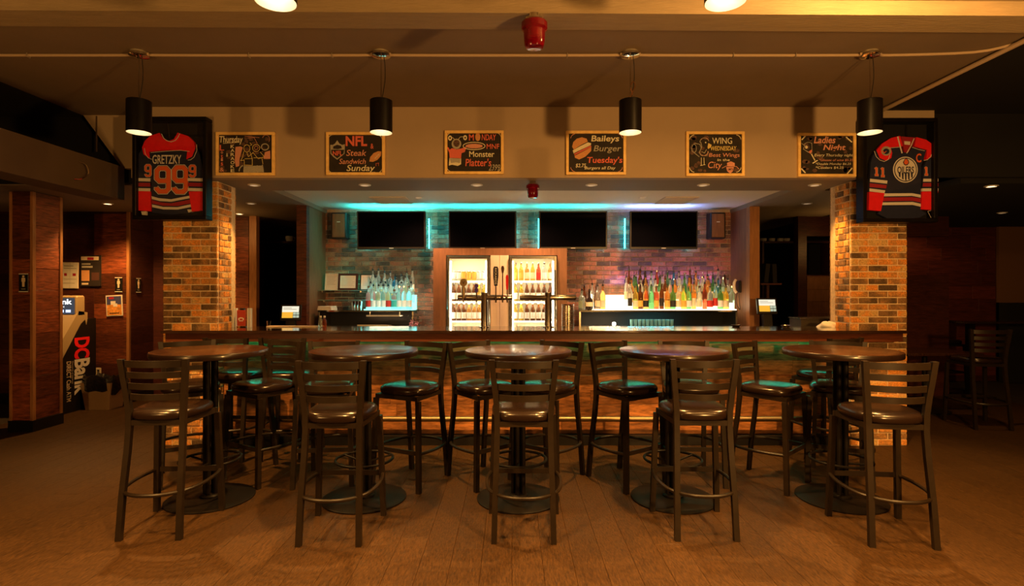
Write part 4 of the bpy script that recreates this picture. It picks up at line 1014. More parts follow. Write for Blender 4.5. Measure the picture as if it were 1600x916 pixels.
for i, (px, gl, lm, sh) in enumerate([(908, 'teal', None, 'square'), (913.5, 'brown', 'gold', 'tall'), (920, 'dark', 'cream', 'round'), (926, 'clear', 'cream', 'slim'), (931, 'brown', 'black', 'tall')]):
    bottle(sh, gl, lm, None, True, 'liquor_bottle', '%s bottle at left end of the right steel shelving, %s from end' % (gn[gl], nth(i)), 'bottle', 'bottles at the end of the right shelving', (WX(px, 7.2), 7.14+.1*(i % 2), rz))
# tumblers under the right display
tb = MB()
t0 = None
for i in range(11):
    for r in range(1):
        x = WX(988 + i*6.3, 7.1)
        if t0 is None:
            t0 = thing('tumbler', 'x', 'glass'); MB().lathe([(.019, 0), (.020, .004), (.0235, .085), (.0215, .085), (.018, .008), (0, .008)], 14, cap1=False).build('glass_body', mat('tumbler_glass', (.35, .75, .75), .3, trans=.45), t0); o = t0  # clear glass, the aqua glow is put into its colour
        else: o = dup(t0)
        o.location = (x, 7.14, 1.042); o['label'] = 'upturned clear tumbler glowing aqua under the right display, %s from the left' % nth(i); o['group'] = 'tumblers under the right display'
for i, (x0_, x1_, z_) in enumerate(((574, 626, 1.165), (560, 608, 1.042))):
    xa, xb = WX(x0_, 7.15), WX(x1_, 7.15); t = thing('serving_tray', ['pale tray hung high inside the left steel shelving', 'pale tray lying on the middle shelf of the left steel shelving'][i], 'tray', ((xa+xb)/2, 7.2, z_))
    w = (xb-xa)/2; MB().box(-w, w, -.1, .1, 0, .006, .002).build('tray_base', M['beige'], t); MB().box(-w, w, -.105, -.1, 0, .02).build('tray_rim', M['paper'], t)
    if i == 0:
        for sx in (-1, 1): MB().box(sx*w*.9-.004, sx*w*.9+.004, -.004, .004, .006, lz-.02-z_).build('hanger_rod', M['chrome'], t)
# bright little work lamp under the counter
t = thing('work_lamp', 'tiny glaring bulb on the back counter below the right bottle display', 'lamp', (WX(960, 6.9), 6.93, .925))
MB().lathe([(.03, 0), (.03, .01), (.008, .02), (.008, .135)], 14).build('lamp_stem', M['chrome2'], t)
MB().lathe([(0, .13), (.016, .138), (.022, .156), (.014, .174), (0, .18)], 14).build('bulb', M['hot'], t)

# ------------------------------------------------------------------ beer coolers with wooden surround
sr = thing('cooler_surround', 'brown wooden surround framing the two lit beer coolers', 'cabinet', (-.15, 7.05, .925))
bx('side_board', M['surround'], WX(677, 7.05), WX(697, 7.05), 7.05, 7.57, .925, WZ(388, 7.05), sr); bx('side_board', M['surround'], WX(871, 7.05), WX(886, 7.05), 7.05, 7.57, .925, WZ(388, 7.05), sr)
bx('top_board', M['surround'], WX(697, 7.05), WX(871, 7.05), 7.05, 7.57, WZ(399, 7.05), WZ(388, 7.05), sr)
for a, b in ((766.5, 780.5), (781, 795)): bx('centre_panel', M['beige'], WX(a, 7.05), WX(b, 7.05), 7.05, 7.08, .925, WZ(399, 7.05), sr)
random.seed(9)
def cooler(x0, x1, side):
    Yc = 7.0; a, b = WX(x0, Yc), WX(x1, Yc); zt = WZ(400, Yc); z0 = .925
    t = thing('beer_cooler', 'glass-fronted lit beer cooler, the %s one of two behind the bar' % side, 'refrigerator', ((a+b)/2, Yc, z0), 0, 'lit coolers behind the bar')
    bx('inner_back', M['tray_in'], a+.01, b-.01, 7.44, 7.46, z0, zt, t); bx('inner_side', M['tray_in'], a, a+.012, 7.04, 7.46, z0, zt, t); bx('inner_side', M['tray_in'], b-.012, b, 7.04, 7.46, z0, zt, t)
    bx('inner_top', M['tray_in'], a, b, 7.04, 7.46, zt-.012, zt, t)
    d = MB(); fw = .034
    dr = bx('door_frame', M['chrome'], a, a+fw, Yc, Yc+.035, z0, zt, t, c=.004)
    for q in ((b-fw, b, z0, zt), (a+fw, b-fw, zt-fw*1.1, zt), (a+fw, b-fw, z0, z0+.03)): bx('door_frame', M['chrome'], q[0], q[1], Yc, Yc+.035, q[2], q[3], t, c=.004)
    bx('door_glass', M['pane'], a+fw, b-fw, Yc+.015, Yc+.019, z0+.03, zt-fw, t)
    hx = a+.018 if side == 'left' else b-.018
    MB().tube([(hx, Yc-.03, 1.15), (hx, Yc-.03, 1.75)], .008, 8).build('door_handle', M['chrome2'], t, -t.location)
    for zz in (1.15, 1.75): MB().tube([(hx, Yc-.03, zz), (hx, Yc, zz)], .006, 8).build('handle_bracket', M['chrome2'], t, -t.location)
    for xx in (a+fw+.012, b-fw-.012): bx('light_tube', M['tube'], xx-.008, xx+.008, 7.05, 7.066, z0+.05, zt-.06, t)
    zs = [WZ(y, 7.2) for y in (439.5, 471, 501)]
    for z in zs:
        bx('shelf', M['white'], a+.014, b-.014, 7.08, 7.42, z-.008, z, t); bx('price_rail', M['tierw'], a+fw, b-fw, 7.07, 7.08, z-.018, z+.004, t)
    light('AREA', ((a+b)/2, 7.10, zt-.03), 5, (1, .84, .55), .4, aim=((a+b)/2, 7.3, .9), size_y=.05, name='cooler_light')
    for k, z in enumerate(zs): light('AREA', ((a+b)/2, 7.10, z-.02), 2.2, (1, .84, .55), .4, aim=((a+b)/2, 7.3, z-.4), size_y=.04, name='cooler_light')
    return a+fw, b-fw, zs
for side, x0, x1 in (('left', 698, 765), ('right', 796, 870)):
    a, b, zs = cooler(x0, x1, side); SH = ['top', 'middle', 'bottom']
    for r, z in enumerate(zs):
        n = 7
        for i in range(n):
            x = a+.042 + (b-a-.084)*i/(n-1)
            if side == 'left' and r == 0:
                gl, lm, sh, nm = [('clear', 'white', 'can', 'drink_can')]*2 + [('yellow', 'gold', 'can', 'drink_can')]*3 + [('clear', 'white', 'can', 'drink_can')]*2 == 0 or ('clear' if i in (0, 1, 5, 6) else 'yellow', 'white' if i in (0, 1, 5, 6) else 'gold', 'can', 'drink_can')
            elif r == 0: gl, lm, sh, nm = ['yellow', 'yellow', 'amber', 'yellow', 'red', 'clear', 'amber'][i], ['gold', 'gold', 'cream', 'cream', 'red', 'white', 'cream'][i], 'beer', 'beer_bottle'
            elif r == 1: gl, lm, sh, nm = ('yellow' if (side == 'left' and i > 4) or (side == 'right' and i < 2) else 'brown'), ('gold' if (side == 'left' and i > 4) else 'white'), 'beer', 'beer_bottle'
            else: gl, lm, sh, nm = ('brown' if i < 3 else ('amber' if side == 'left' else 'brown')), 'white', 'beer', 'beer_bottle'
            if side == 'right' and r == 2 and i < 2: gl = 'yellow'
            what = 'can' if sh == 'can' else 'beer bottle'
            bottle(sh, gl, lm, 'black' if (r == 1 and gl == 'brown') else None, False, nm, '%s %s, %s from left on %s shelf of %s cooler' % (gn[gl] if sh != 'can' else ('white' if lm == 'white' else 'yellow'), what, nth(i), SH[r], side), what.split()[-1],
                   '%ss in the %s cooler' % (what, side), (x, 7.13, z))
# tap towers on the bar
def tower(xc, xl, xr, lab):
    Y = 5.58; t = thing('tap_tower', lab, 'beer tap', (WX(xc, Y), Y, 1.127), 0, 'beer tap towers on the bar')
    MB().lathe([(.055, 0), (.055, .008), (.036, .014), (.0345, .335), (.037, .34), (.037, .350)], 28).build('column', M['chrome'], t)
    a, b = WX(xl, Y)-t.location.x, WX(xr, Y)-t.location.x; z = WZ(465, Y)-1.127
    MB().lathe([(.024, a), (.0275, a+.006), (.0275, b-.006), (.024, b)], 24, (0, 0, z), axis='x').build('cross_tube', M['chrome'], t)
    MB().lathe([(.06, 0), (.06, .004)], 20, (0, 0, 0)).build('base_flange', M['chrome2'], t)
    return t, z
t1, zt_ = tower(757, 715, 801, 'chrome T-shaped beer tap tower on the bar, the left one')
t2, _ = tower(856.5, 812, 900, 'chrome T-shaped beer tap tower on the bar, the right one')
def handle(t, px, ytop, ybot, w, mt, shape, txt=None):
    Y = 5.58; x = WX(px, Y)-t.location.x; z0, z1 = WZ(ybot, Y)-1.127, WZ(ytop, Y)-1.127; yb = -.055
    MB().tube([(x, 0, zt_), (x, yb, zt_+.005), (x, yb-.005, zt_-.05)], .008, 8).build('faucet', M['chrome2'], t)
    h = MB().tube([(x, yb, zt_), (x, yb, z0+.005)], .006, 8).build('tap_stem', M['chrome2'], t)
    if shape == 'disc':
        r = w/2; MB().lathe([(r, -.012), (r*1.03, 0), (r, .012)], 24, (x, yb, z1-r), axis='y').build('tap_handle', mt, t); MB().lathe([(.012, z0), (.02, (z0+z1)/2-.01), (.012, z1-1.8*r)], 12, (x, yb, 0)).build('tap_grip', mt, t)
    else: MB().prism([(x-w*.3, z0), (x+w*.3, z0), (x+w/2, z0+(z1-z0)*.5), (x+w/2, z1-.02), (x+w*.3, z1), (x-w*.3, z1), (x-w/2, z1-.02), (x-w/2, z0+(z1-z0)*.5)], yb-.012, yb+.012).build('tap_handle', mt, t)
    return x, yb, z0, z1
x, yb, z0, z1 = handle(t1, 725, 436, 466, .075, M['brass'], 'disc'); text_mesh('V', x-.015, z1-.055, x+.015, z1-.02, M['darkwood'], parent=t1, loc=(0, yb-.0135, 0), bold=.05)
x, yb, z0, z1 = handle(t1, 775, 417, 447, .052, M['navy'], 'bar')
o = text_mesh('RICKARDS', 0, 0, z1-z0-.03, .022, M['jwhite'], parent=t1, bold=.02); o.rotation_euler = (R(90), R(90), 0); o.location = (x-.011, yb-.0135, z1-.015)
handle(t1, 785.5, 416, 427, .03, M['darkwood'], 'bar'); handle(t1, 792.5, 430, 453, .026, M['red'], 'bar'); x, yb, z0, z1 = handle(t1, 745, 444, 457, .04, mat('tap_violet', (.10, .05, .35), .4), 'disc')
# perforated steel caddy beside the right tower
t = thing('utensil_caddy', 'tall perforated steel caddy on the bar under the right tap arm', 'holder', (WX(887, 5.66), 5.66, 1.127))
m = MB(); n = 24; H = .22; K = 12
for i in range(K):
    for k in range(n):
        a0, a1 = 2*math.pi*k/n, 2*math.pi*(k+.62)/n; z0, z1 = H*i/K, H*(i+.62)/K; r = .062
        a2 = 2*math.pi*(k+1)/n; z2 = H*(i+1)/K
        p_ = lambda a, z: (r*math.cos(a), r*math.sin(a), z)
        m.add([p_(a0, z0), p_(a2, z0), p_(a2, z0+.006), p_(a0, z0+.006)], [(0,1,2,3)]); m.add([p_(a0, z0), p_(a0+.09, z0), p_(a0+.09, z2), p_(a0, z2)], [(0,1,2,3)])
m.build('mesh_wall', M['chrome'], t); MB().lathe([(.062, 0), (.062, .004)], 24).build('base', M['chrome'], t); MB().lathe([(.064, H), (.066, H+.004), (.064, H+.008)], 24, cap0=False, cap1=False).build('rim', M['chrome2'], t)

# ------------------------------------------------------------------ left back shelves, frames, small things
for y, x0, x1, lab in ((453.5, 497, 573, 'upper glass shelf holding the framed papers, left brick wall'), (468.5, 500, 573, 'lower glass shelf under the framed papers, left brick wall')):
    z = WZ(y, 7.35); t = thing('glass_shelf', lab, 'shelf', (WX((x0+x1)/2, 7.35), 7.35, z), 0, 'glass shelves on the left of the back bar')
    bx('shelf_pane', M['shelfglass'], WX(x0, 7.35), WX(x1, 7.35), 7.25, 7.573, z-.008, z, t)
    for px in (x0+8, x1-8): bx('bracket', M['chrome'], WX(px, 7.35)-.008, WX(px, 7.35)+.008, 7.3, 7.573, z-.03, z-.008, t)
zs = WZ(453.5, 7.35)
def papframe(px0, px1, py0, fm, lab, brd):
    a, b = WX(px0, 7.38), WX(px1, 7.38); h = WZ(py0, 7.38)-zs; w = (b-a)/2
    t = thing('picture_frame', lab, 'frame', ((a+b)/2, 7.38, zs)); t.rotation_euler = (R(-8), 0, 0)
    for q in ((-w, w, 0, brd), (-w, w, h-brd, h), (-w, -w+brd, brd, h-brd), (w-brd, w, brd, h-brd)): MB().box(q[0], q[1], 0, .02, q[2], q[3], .002).build('frame_rail', fm, t)
    MB().box(-w+brd, w-brd, .006, .012, brd, h-brd).build('paper_sheet', M['paper'], t)
    m = MB()
    for k in range(7): m.box(-w+brd+.02, w-brd-.02-(k % 3)*.01, .0050, .006, h-brd-.03-k*.018, h-brd-.034-k*.018)
    m.build('printed_lines', M['chalkg'], t)
papframe(507, 527, 427, M['white'], 'white-edged sheet standing on the glass shelf, leftmost of three', .008)
papframe(527.5, 558.5, 427, M['darkwood'], 'wide dark wooden picture frame on the glass shelf, middle of three', .028)
papframe(562, 585, 428, M['blackp'], 'narrow black picture frame beside the lit aqua bottles', .012)
for x0, x1, y0, y1, Y, lab in ((498, 520, 483, 490, 7.06, 'folded white paper towels hanging at the left end of the shelving'), (508, 525, 477, 484.5, 7.2, 'small white stack of napkins on the left shelving')):
    t = thing('napkin_stack', lab, 'napkins', (WX((x0+x1)/2, Y), Y, lz)); w = WX(x1, Y)-WX(x0, Y)
    for k in range(4): MB().box(-w/2+.003*k, w/2-.002*k, -.06, .06, k*.013, k*.013+.011, .003).build('napkin', M['paper'], t)
for i, px in enumerate((552, 557, 562)):
    t = thing('cocktail_shaker', 'small steel shaker cup on the left shelving, %s of three' % ['left', 'middle', 'right'][i], 'cup', (WX(px, 7.2), 7.22, lz), 0, 'steel cups on the left shelving')
    MB().lathe([(.022, 0), (.032, .11), (.030, .11), (.020, .004)], 16).build('cup_body', M['chrome2'], t)
# bar-top clutter
t = thing('menu_holder', 'chrome table caddy with a red menu card at the left end of the bar', 'holder', (WX(379, 5.62), 5.62, 1.127))
for x in (-.085, -.06, .06, .085): MB().box(x-.004, x+.004, -.02, .02, .0, .19).build('menu_card', M['paper'], t)
MB().box(-.042, .042, -.03, -.024, .015, .17, .002).build('menu_card', mat('red_card', (.50, .05, .025), .5), t)
m = MB(); stroke_pts = [(-.028, .075), (-.015, .09), (0, .095), (.015, .09), (.028, .075)]
for i in range(4): m.box(stroke_pts[i][0], stroke_pts[i+1][0], -.0315, -.030, min(stroke_pts[i][1], stroke_pts[i+1][1])-.003, max(stroke_pts[i][1], stroke_pts[i+1][1])+.003)
m.box(-.02, .02, -.0315, -.03, .06, .068); m.build('printed_mark', M['jwhite'], t)
MB().box(-.045, .045, -.034, .03, 0, .012, .002).build('holder_base', M['chrome2'], t); MB().box(-.02, .02, -.02, .02, .17, .19, .003).build('holder_clip', M['blackp'], t)
for i, (px, gl) in enumerate(((501, 'clear'), (507, 'red'))):
    t = thing('sauce_bottle', ['clear sauce bottle on the bar before the left wooden post', 'red sauce bottle on the bar before the left wooden post'][i], 'bottle', (WX(px, 5.66), 5.66, 1.127))
    MB().lathe([(.02, 0), (.022, .004), (.021, .06), (.009, .085), (.009, .10)], 14).build('glass_body', BG[gl], t); MB().lathe([(.011, .095), (.010, .112)], 12).build('cap', M['white'], t)
tag(MB().box(-.28, .22, -.05, .05, 0, .010, .003).build('bar_mat', M['beige'], None, (WX(462, 5.66), 5.66, 1.127)), 'long pale bar mat lying on the bar below the left till screen', 'mat')
t = thing('glass_tumbler', 'small empty glass on the bar left of the pale mat', 'glass', (WX(420, 5.66), 5.66, 1.127)); MB().lathe([(.02, 0), (.024, .06), (.022, .06), (.018, .004)], 14).build('glass_body', M['glass'], t)
# wadded towel at the right end
m = MB(); n, K = 14, 6; vs = []; fs = []
for i in range(K):
    for k in range(n):
        a = 2*math.pi*k/n; rr = .085*math.cos(i/(K-1)*1.45)*(1+.22*math.sin(3*a+i)); vs.append((rr*math.cos(a)*1.1, rr*math.sin(a)*.6, .055*math.sin(i/(K-1)*1.5)*(1+.12*math.cos(2*a))))
for i in range(K-1):
    for k in range(n): fs.append((i*n+k, i*n+(k+1) % n, (i+1)*n+(k+1) % n, (i+1)*n+k))
fs.append(tuple(range((K-1)*n, K*n))); fs.append(tuple(reversed(range(n))))
tag(m.add(vs, fs).build('bar_towel', M['paper'], None, (WX(1293, 5.62), 5.62, 1.127), ang=80), 'crumpled pale towel on the bar against the right brick column', 'towel')
for i, (px, Y) in enumerate(((1150, 5.66), (1228, 5.62))):
    t = thing('ash_dish', ['low steel dish on the bar right of the bottles', 'low steel dish on the bar under the right till screen'][i], 'dish', (WX(px, Y), Y, 1.127)); MB().lathe([(.03, 0), (.05, .02), (.047, .02), (.03, .004)], 20).build('dish_body', M['chrome'], t)
# tills
def till(px0, px1, py0, py1, lab, Y):
    a, b = WX(px0, Y), WX(px1, Y); z0, z1 = WZ(py1, Y), WZ(py0, Y); w = (b-a)/2+.02
    t = thing('till_screen', lab, 'screen', ((a+b)/2, Y, z0)); t.rotation_euler = (R(-12), 0, R(4 if px0 < 800 else -4)); h = z1-z0
    MB().box(-w, w, 0, .04, -.03, h+.02, .005).build('casing', M['blackp'], t)
    MB().box(-w+.02, w-.02, -.002, .001, h*.5, h).build('screen_upper', emis('till_white'+lab[:5], (1, .93, .72), .9), t); MB().box(-w+.02, w*.25, -.002, .001, 0, h*.5).build('screen_lower', emis('till_orange'+lab[:5], (1, .48, .04), .9), t)
    m = MB()
    for r in range(2):
        for k in range(2): m.box(w*.28+k*w*.31, w*.55+k*w*.31, -.0025, .001, r*h*.25+.003, (r+1)*h*.25-.004)
    m.build('screen_buttons', emis('till_grey'+lab[:5], (.55, .62, .45), .8), t)
    m = MB()
    for r in range(2): m.box(-w*.7, w*.6-r*w*.5, -.0028, .001, h*(.72+r*.12), h*(.75+r*.12))
    m.build('screen_text', M['chalkg'], t)
    MB().box(-.05, .05, .01, .07, -(z0-1.0), -.03).build('stand', M['blackp'], t)
    return t
till(440.5, 466, 478.5, 497, 'lit till screen with an orange panel in front of the left doorway', 6.5)
till(1187, 1212, 468, 487, 'lit till screen with an orange panel right of the wooden post', 6.6)
for x0, x1, lab in ((-3.4, -2.56, 'dark side counter carrying the left till screen'), (2.98, 3.95, 'dark side counter carrying the right till screen')):
    t = thing('side_counter', lab, 'counter', ((x0+x1)/2, 6.6, 0)); bx('counter_body', M['darkwood'], x0, x1, 6.35, 6.85, 0, .97, t); bx('worktop', M['steel_dark'], x0-.01, x1+.01, 6.33, 6.86, .97, 1.0, t)
t = thing('sink_unit', 'steel-rimmed dark unit behind the bar beside the right brick column', 'cabinet', (3.5, 6.2, 0)); bx('unit_body', M['steel_dark'], 3.14, 3.70, 6.05, 6.30, 0, 1.185, t); bx('steel_rim', M['chrome'], 3.13, 3.71, 6.04, 6.31, 1.185, 1.20, t)
# telephone on the right wall
t = thing('wall_phone', 'pale telephone handset on the wall right of the bottles', 'telephone', (2.975, 7.25, WZ(460, 7.25)))
MB().box(-.035, 0, -.04, .06, .02, .18, .01).build('phone_body', M['blackp'], t)
MB().tube(smooth_path([(-.06, -.02, .02), (-.085, -.015, .06), (-.085, -.005, .14), (-.06, 0, .19)], 4), .018, 8).build('handset', M['beige'], t)
MB().tube(smooth_path([(-.05, -.02, .02), (-.07, -.03, -.10), (-.02, -.03, -.20), (-.012, 0, -.12), (-.02, .0, .02)], 6), .004, 6).build('phone_cord', M['cable'], t)
# flower pot by the coolers
t = thing('potted_plant', 'dark potted plant with pink flowers between left shelving and coolers', 'plant', (WX(652, 7.0), 7.0, .925))
MB().lathe([(.05, 0), (.065, .10), (.06, .10), (.05, .08)], 18).build('pot', M['blackp'], t)
m = MB(); random.seed(3)
for k in range(46):
    a = random.random()*6.28; rr = random.uniform(.03, .13); z = random.uniform(.10, .33); x, y = rr*math.cos(a), rr*math.sin(a)*.7; s = .022; d = Vector((random.uniform(-1, 1), random.uniform(-1, 1), random.uniform(-.3, 1))).normalized()*s
    e = d.cross(Vector((.3, .2, 1))).normalized()*s*.45; c = Vector((x, y, z)); m.add([c-d, c+e, c+d, c-e], [(0, 1, 2, 3)])
m.build('leaves', M['leaf'], t)['kind'] = 'stuff'
for px, pz in ((-.06, .155), (-.02, .135), (-.045, .19), (.01, .17)):
    m = MB(); 
    for q in range(5):
        a = q*1.257; m.add([(px, -.10, pz), (px+.022*math.cos(a-.4), -.105, pz+.022*math.sin(a-.4)), (px+.03*math.cos(a), -.11, pz+.03*math.sin(a)), (px+.022*math.cos(a+.4), -.105, pz+.022*math.sin(a+.4))], [(0, 1, 2, 3)])
    m.build('flower', M['pink'], t)
# dark back rooms: shelf with cups left, shelf with bowls and files right
def backshelf(x0, x1, Y, z, lab):
    t = thing('wall_shelf', lab, 'shelf', ((x0+x1)/2, Y, z)); bx('shelf_board', M['darkwood'], x0, x1, Y-.12, Y+.16, z-.03, z, t)
    bx('shelf_upright', M['darkwood'], x0, x0+.03, Y-.1, Y+.16, 0, z-.03, t); bx('shelf_upright', M['darkwood'], x1-.03, x1, Y-.1, Y+.16, 0, z-.03, t)
backshelf(-4.1, -2.95, 9.0, WZ(378, 9.0), 'dark shelf inside the left doorway'); backshelf(4.0, 5.1, 9.0, WZ(378, 9.0), 'dark shelf inside the right opening')
def cup(px, py, Y, r, h, lab, nm, mt):
    t = thing(nm, lab, 'cup' if nm == 'coffee_cup' else 'bowl', (WX(px, Y), Y, WZ(py, Y))); MB().lathe([(r*.7, 0), (r, h*.5), (r, h), (r*.9, h), (r*.7, .006)], 18).build('cup_body', mt, t)
    if nm == 'coffee_cup': MB().tube([(r, 0, h*.8), (r+.03, 0, h*.75), (r+.03, 0, h*.3), (r, 0, h*.2)], .007, 6).build('cup_handle', mt, t)
cup(452, 378, 9.0, .06, .09, 'pale cup on the dark shelf in the left doorway', 'coffee_cup', M['white'])
for i, px in enumerate((1193, 1206, 1219, 1229)): cup(px, 378, 9.0, .05, .055, 'pale bowl on the dark shelf right of the wooden post, %s from the left' % nth(i), 'serving_bowl', M['white'])
t = thing('file_rack', 'pair of dark files standing in the right opening above the till', 'files', (WX(1200, 7.6), 7.6, WZ(443, 7.6)))
for i, x in enumerate((-.07, .05)): MB().box(x-.03, x+.03, -.1, .1, 0, .26, .004).build('file', M['blackp'], t, rot=(0, R(6-8*i), 0))
bx('rack_board', M['darkwood'], WX(1184, 7.6), WX(1216, 7.6), 7.5, 7.72, WZ(443, 7.6)-.02, WZ(443, 7.6), t); bx('rack_leg', M['darkwood'], WX(1198, 7.6), WX(1202, 7.6), 7.6, 7.64, 0, WZ(443, 7.6)-.02, t)

# ------------------------------------------------------------------ left recess: signs, posters, cash machine, bin
def restroom(x, Y, zc, lab, side=False):
    w, h = .078, .125
    t = thing('restroom_sign', lab, 'sign', (x, Y, zc-h/2 if not side else zc-h/2))
    if side: t.rotation_euler = (0, 0, R(90))
    MB().box(-w/2-.01, w/2+.01, -.008, 0, 0-.035, h+.035, .002).build('sign_plate', M['blackp'], t)
    MB().box(-w/2-.01, w/2+.01, -.010, -.008, h+.026, h+.035).build('top_rule', M['white'], t); MB().box(-w/2-.01, w/2+.01, -.010, -.008, -.035, -.026).build('bottom_rule', M['white'], t)
    m = MB(); m.lathe([(.0115, -.011), (.0115, -.008)], 14, (0, 0, h+.005), axis='y')
    m.prism([(-.017, h-.01), (.017, h-.01), (.019, h-.05), (.012, h-.052), (.011, .02), (-.011, .02), (-.012, h-.052), (-.019, h-.05)], -.011, -.008); m.build('person_symbol', M['beige'], t)
    MB().box(-.02, .02, -.010, -.008, -.006, .0).build('sign_caption', M['chalkg'], t)
restroom(WX(37, 5.88), 5.885, WZ(442, 5.88), 'black restroom sign with a standing figure on the left wooden column')
restroom(WX(185.5, 7.4), 7.405, WZ(445, 7.4), 'black restroom sign with a standing figure above the orange flyer')
restroom(-5.085, 7.57, WZ(446, 7.56), 'dim restroom sign round the corner, right of the flyer', True)
def poster(px0, px1, py0, py1, lab, fm, parts, tilt=0, name='poster'):
    Y = 7.398; a, b = WX(px0, Y), WX(px1, Y); z0, z1 = WZ(py1, Y), WZ(py0, Y); w, h = (b-a), (z1-z0)
    t = thing(name, lab, 'poster', ((a+b)/2, Y, z0)); t.rotation_euler = (0, R(tilt), 0)
    MB().box(-w/2, w/2, -.008, .004, 0, h, .002).build('backing', fm, t)
    for k, (u0, v0, u1, v1, mt) in enumerate(parts): MB().box(-w/2+u0*w, -w/2+u1*w, -.0095-.0004*k, -.008, v0*h, v1*h).build('printed_area', mt, t)
    return t, w, h
blu, org_, dk = mat('print_blue', (.06, .07, .22), .7), mat('print_orange', (.75, .32, .06), .7, var=.5, scale=30), mat('print_dark', (.03, .022, .02), .6)
poster(125.5, 159, 399, 448, 'black-framed menu poster with a pale header above the cash machine', M['chrome'], [(.03, .02, .97, .98, dk), (.06, .84, .88, .96, M['beige']), (.35, .85, .65, .93, M['crim']), (.08, .18, .45, .52, M['chalko']), (.55, .2, .9, .45, mat('print_umber', (.10, .04, .03), .7)), (.1, .6, .6, .66, M['chalkg']), (.1, .7, .5, .74, M['chalkg']), (.1, .06, .4, .12, M['beige'])])
poster(97.5, 122.5, 410, 451, 'open cream leaflet with two red dots on the recess wall', M['beige'], [(.02, .02, .98, .98, M['paper']), (.12, .48, .3, .58, M['crim']), (.66, .48, .86, .58, M['crim']), (.1, .75, .9, .78, M['chalkg']), (.1, .84, .7, .88, M['chalkg']), (.1, .35, .9, .37, M['chalkg']), (.1, .2, .8, .22, M['chalkg']), (.495, .02, .505, .98, M['chalkg'])], 1, 'leaflet')
poster(88, 96.5, 418, 450, 'narrow pale card at the edge of the left wooden column', M['paper'], [(.3, .1, .9, .5, dk), (.3, .6, .9, .8, M['beige'])], 0, 'leaflet')
poster(167, 192.5, 461.5, 494, 'orange and blue flyer pinned below the restroom sign', M['paper'], [(.06, .45, .94, .95, blu), (.06, .05, .94, .55, org_), (.2, .82, .5, .92, M['crim']), (.3, .55, .6, .72, M['jwhite']), (.45, .45, .7, .6, M['jwhite']), (.2, .12, .8, .16, dk)], -2.5, 'flyer')
t = thing('wall_socket', 'small pale power outlet low on the recess wall above the bin', 'outlet', (WX(154, 7.4), 7.405, WZ(588, 7.4))); MB().box(-.035, .035, -.008, 0, 0, .11, .003).build('cover_plate', M['beige'], t)
for z in (.03, .065): MB().box(-.014, .014, -.012, -.008, z, z+.022, .002).build('socket', dk, t)

atm = thing('cash_machine', 'black cash machine with beige fascia, lit header and red vertical lettering', 'cash machine', (-5.68, 6.95, 0))
# its front faces -y, its right side +x
MB().prism([(-.29, 0), (.29, 0), (.29, 1.14), (.04, 1.14), (-.29, .76)], -.27, .27, 'yz').build('cabinet', M['blackp'], atm)
MB().prism([(-.335, .80), (-.30, .66), (-.25, .68), (.03, 1.08), (.10, 1.13), (.12, 1.06), (.14, 1.14), (.14, 1.22), (.0, 1.24)], -.275, .275, 'yz').build('fascia', M['atm'], atm)
MB().box(-.275, .275, -.03, .11, 1.17, 1.435, .02).build('header_box', M['atm'], atm)
MB().box(-.06, -.04, .11, .135, 1.24, 1.39, .004).build('header_box', M['white'], atm)
MB().box(-.245, .245, -.036, -.029, 1.205, 1.405).build('lit_sign', emis('atm_sign_dark', (.10, .11, .14), .5), atm)
text_mesh('DCBank', -.20, 1.325, .215, 1.39, emis('atm_white', (1, .97, .9), 3), parent=atm, loc=(0, -.038, 0), bold=.04)
text_mesh('DIRECT CASH', -.12, 1.285, .12, 1.303, emis('atm_white2', (1, .97, .9), 2), parent=atm, loc=(0, -.038, 0))
m = MB()
for k in range(5): m.box(-.2+k*.085, -.14+k*.085, -.039, -.036, 1.225, 1.258)
m.build('card_symbols', emis('atm_blue', (.55, .65, 1), 1.6), atm)['kind'] = 'stuff'
MB().box(-.14, .14, -.20, -.15, .98, .99).build('card_slot', M['blackp'], atm, (0, -.03, -.02))
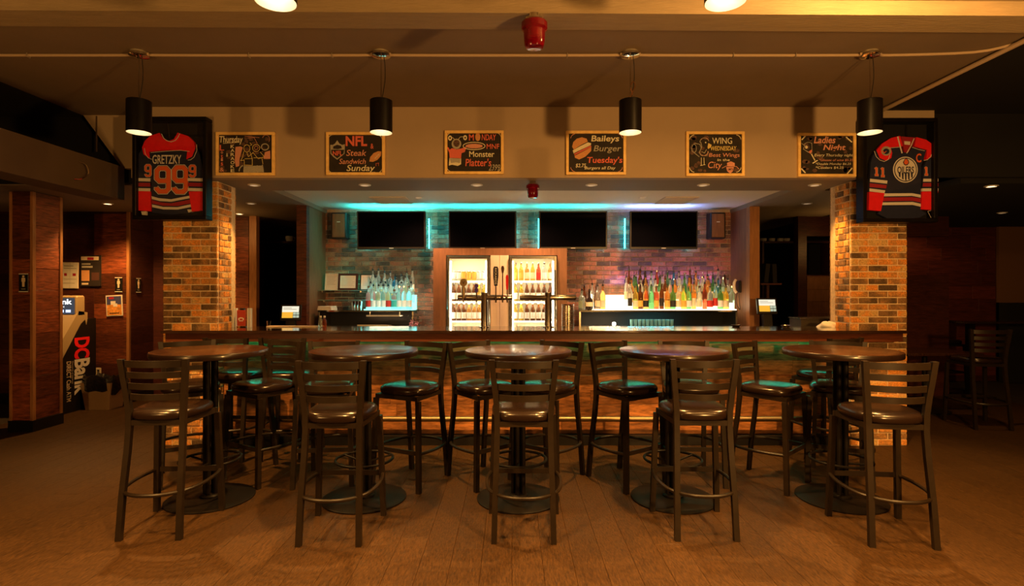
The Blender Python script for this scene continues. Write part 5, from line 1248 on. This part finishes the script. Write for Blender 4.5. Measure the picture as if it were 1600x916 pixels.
# vertical lettering on the right side face, tops of the letters to the right
def side_text(s, y0, y1, z0, z1, mt, bold=.05):
    """reads downwards on the +x face: text x runs to -z, text y runs to +y"""
    o = text_mesh(s, 0, 0, z1-z0, y1-y0, mt, parent=atm, bold=bold)
    mtx = Matrix(((0, 0, 1), (0, 1, 0), (-1, 0, 0))); o.rotation_euler = mtx.to_euler(); o.location = (.272, y0, z1)
side_text('DC', -.07, .18, .645, .91, M['red'], .11); side_text('Bank', -.07, .18, .20, .64, M['jwhite'], .09)
side_text('DIRECT Cash ATM', -.19, -.12, .14, .63, M['beige'], .04); side_text('Thousands of machines', -.105, -.085, .35, .63, M['beige'], 0)
# bin
t = thing('waste_bin', 'grey-brown waste bin lined with a shiny black bag, beside the cash machine', 'bin', (-5.20, 7.10, 0))
m = MB(); m.add([(-.15, -.12, 0), (.15, -.12, 0), (.15, .12, 0), (-.15, .12, 0), (-.19, -.15, .34), (.19, -.15, .34), (.19, .15, .34), (-.19, .15, .34)], [(0,3,2,1), (0,1,5,4), (1,2,6,5), (2,3,7,6), (3,0,4,7)]); m.build('bin_body', M['bin'], t)
m = MB(); vs = []; fs = []; n = 32
for i, (sc, z) in enumerate(((1.03, .22), (1.06, .30), (1.10, .37), (1.04, .41), (.9, .40), (.8, .30))):
    for k in range(n):
        a = 2*math.pi*k/n; c, s = math.cos(a), math.sin(a); x = math.copysign(abs(c)**.5, c)*.19*sc; y = math.copysign(abs(s)**.5, s)*.15*sc
        vs.append((x, y, z + (.02*math.sin(5*a+i)+.012*math.sin(11*a) + (.03*math.sin(3*a) if i == 0 else 0))))
for i in range(5):
    for k in range(n): fs.append((i*n+k, i*n+(k+1) % n, (i+1)*n+(k+1) % n, (i+1)*n+k))
m.add(vs, fs).build('bin_bag', M['bag'], t, ang=70)
# hook on the drop box
tag(MB().tube(smooth_path([(-3.775, 4.85, 2.62), (-3.75, 4.9, 2.60), (-3.745, 4.92, 2.53), (-3.76, 4.86, 2.47), (-3.775, 4.80, 2.455)], 5), .005, 6).build('wire_hook', M['chrome2']), 'thin curved wire on the dark ceiling box at the upper left', 'wire')
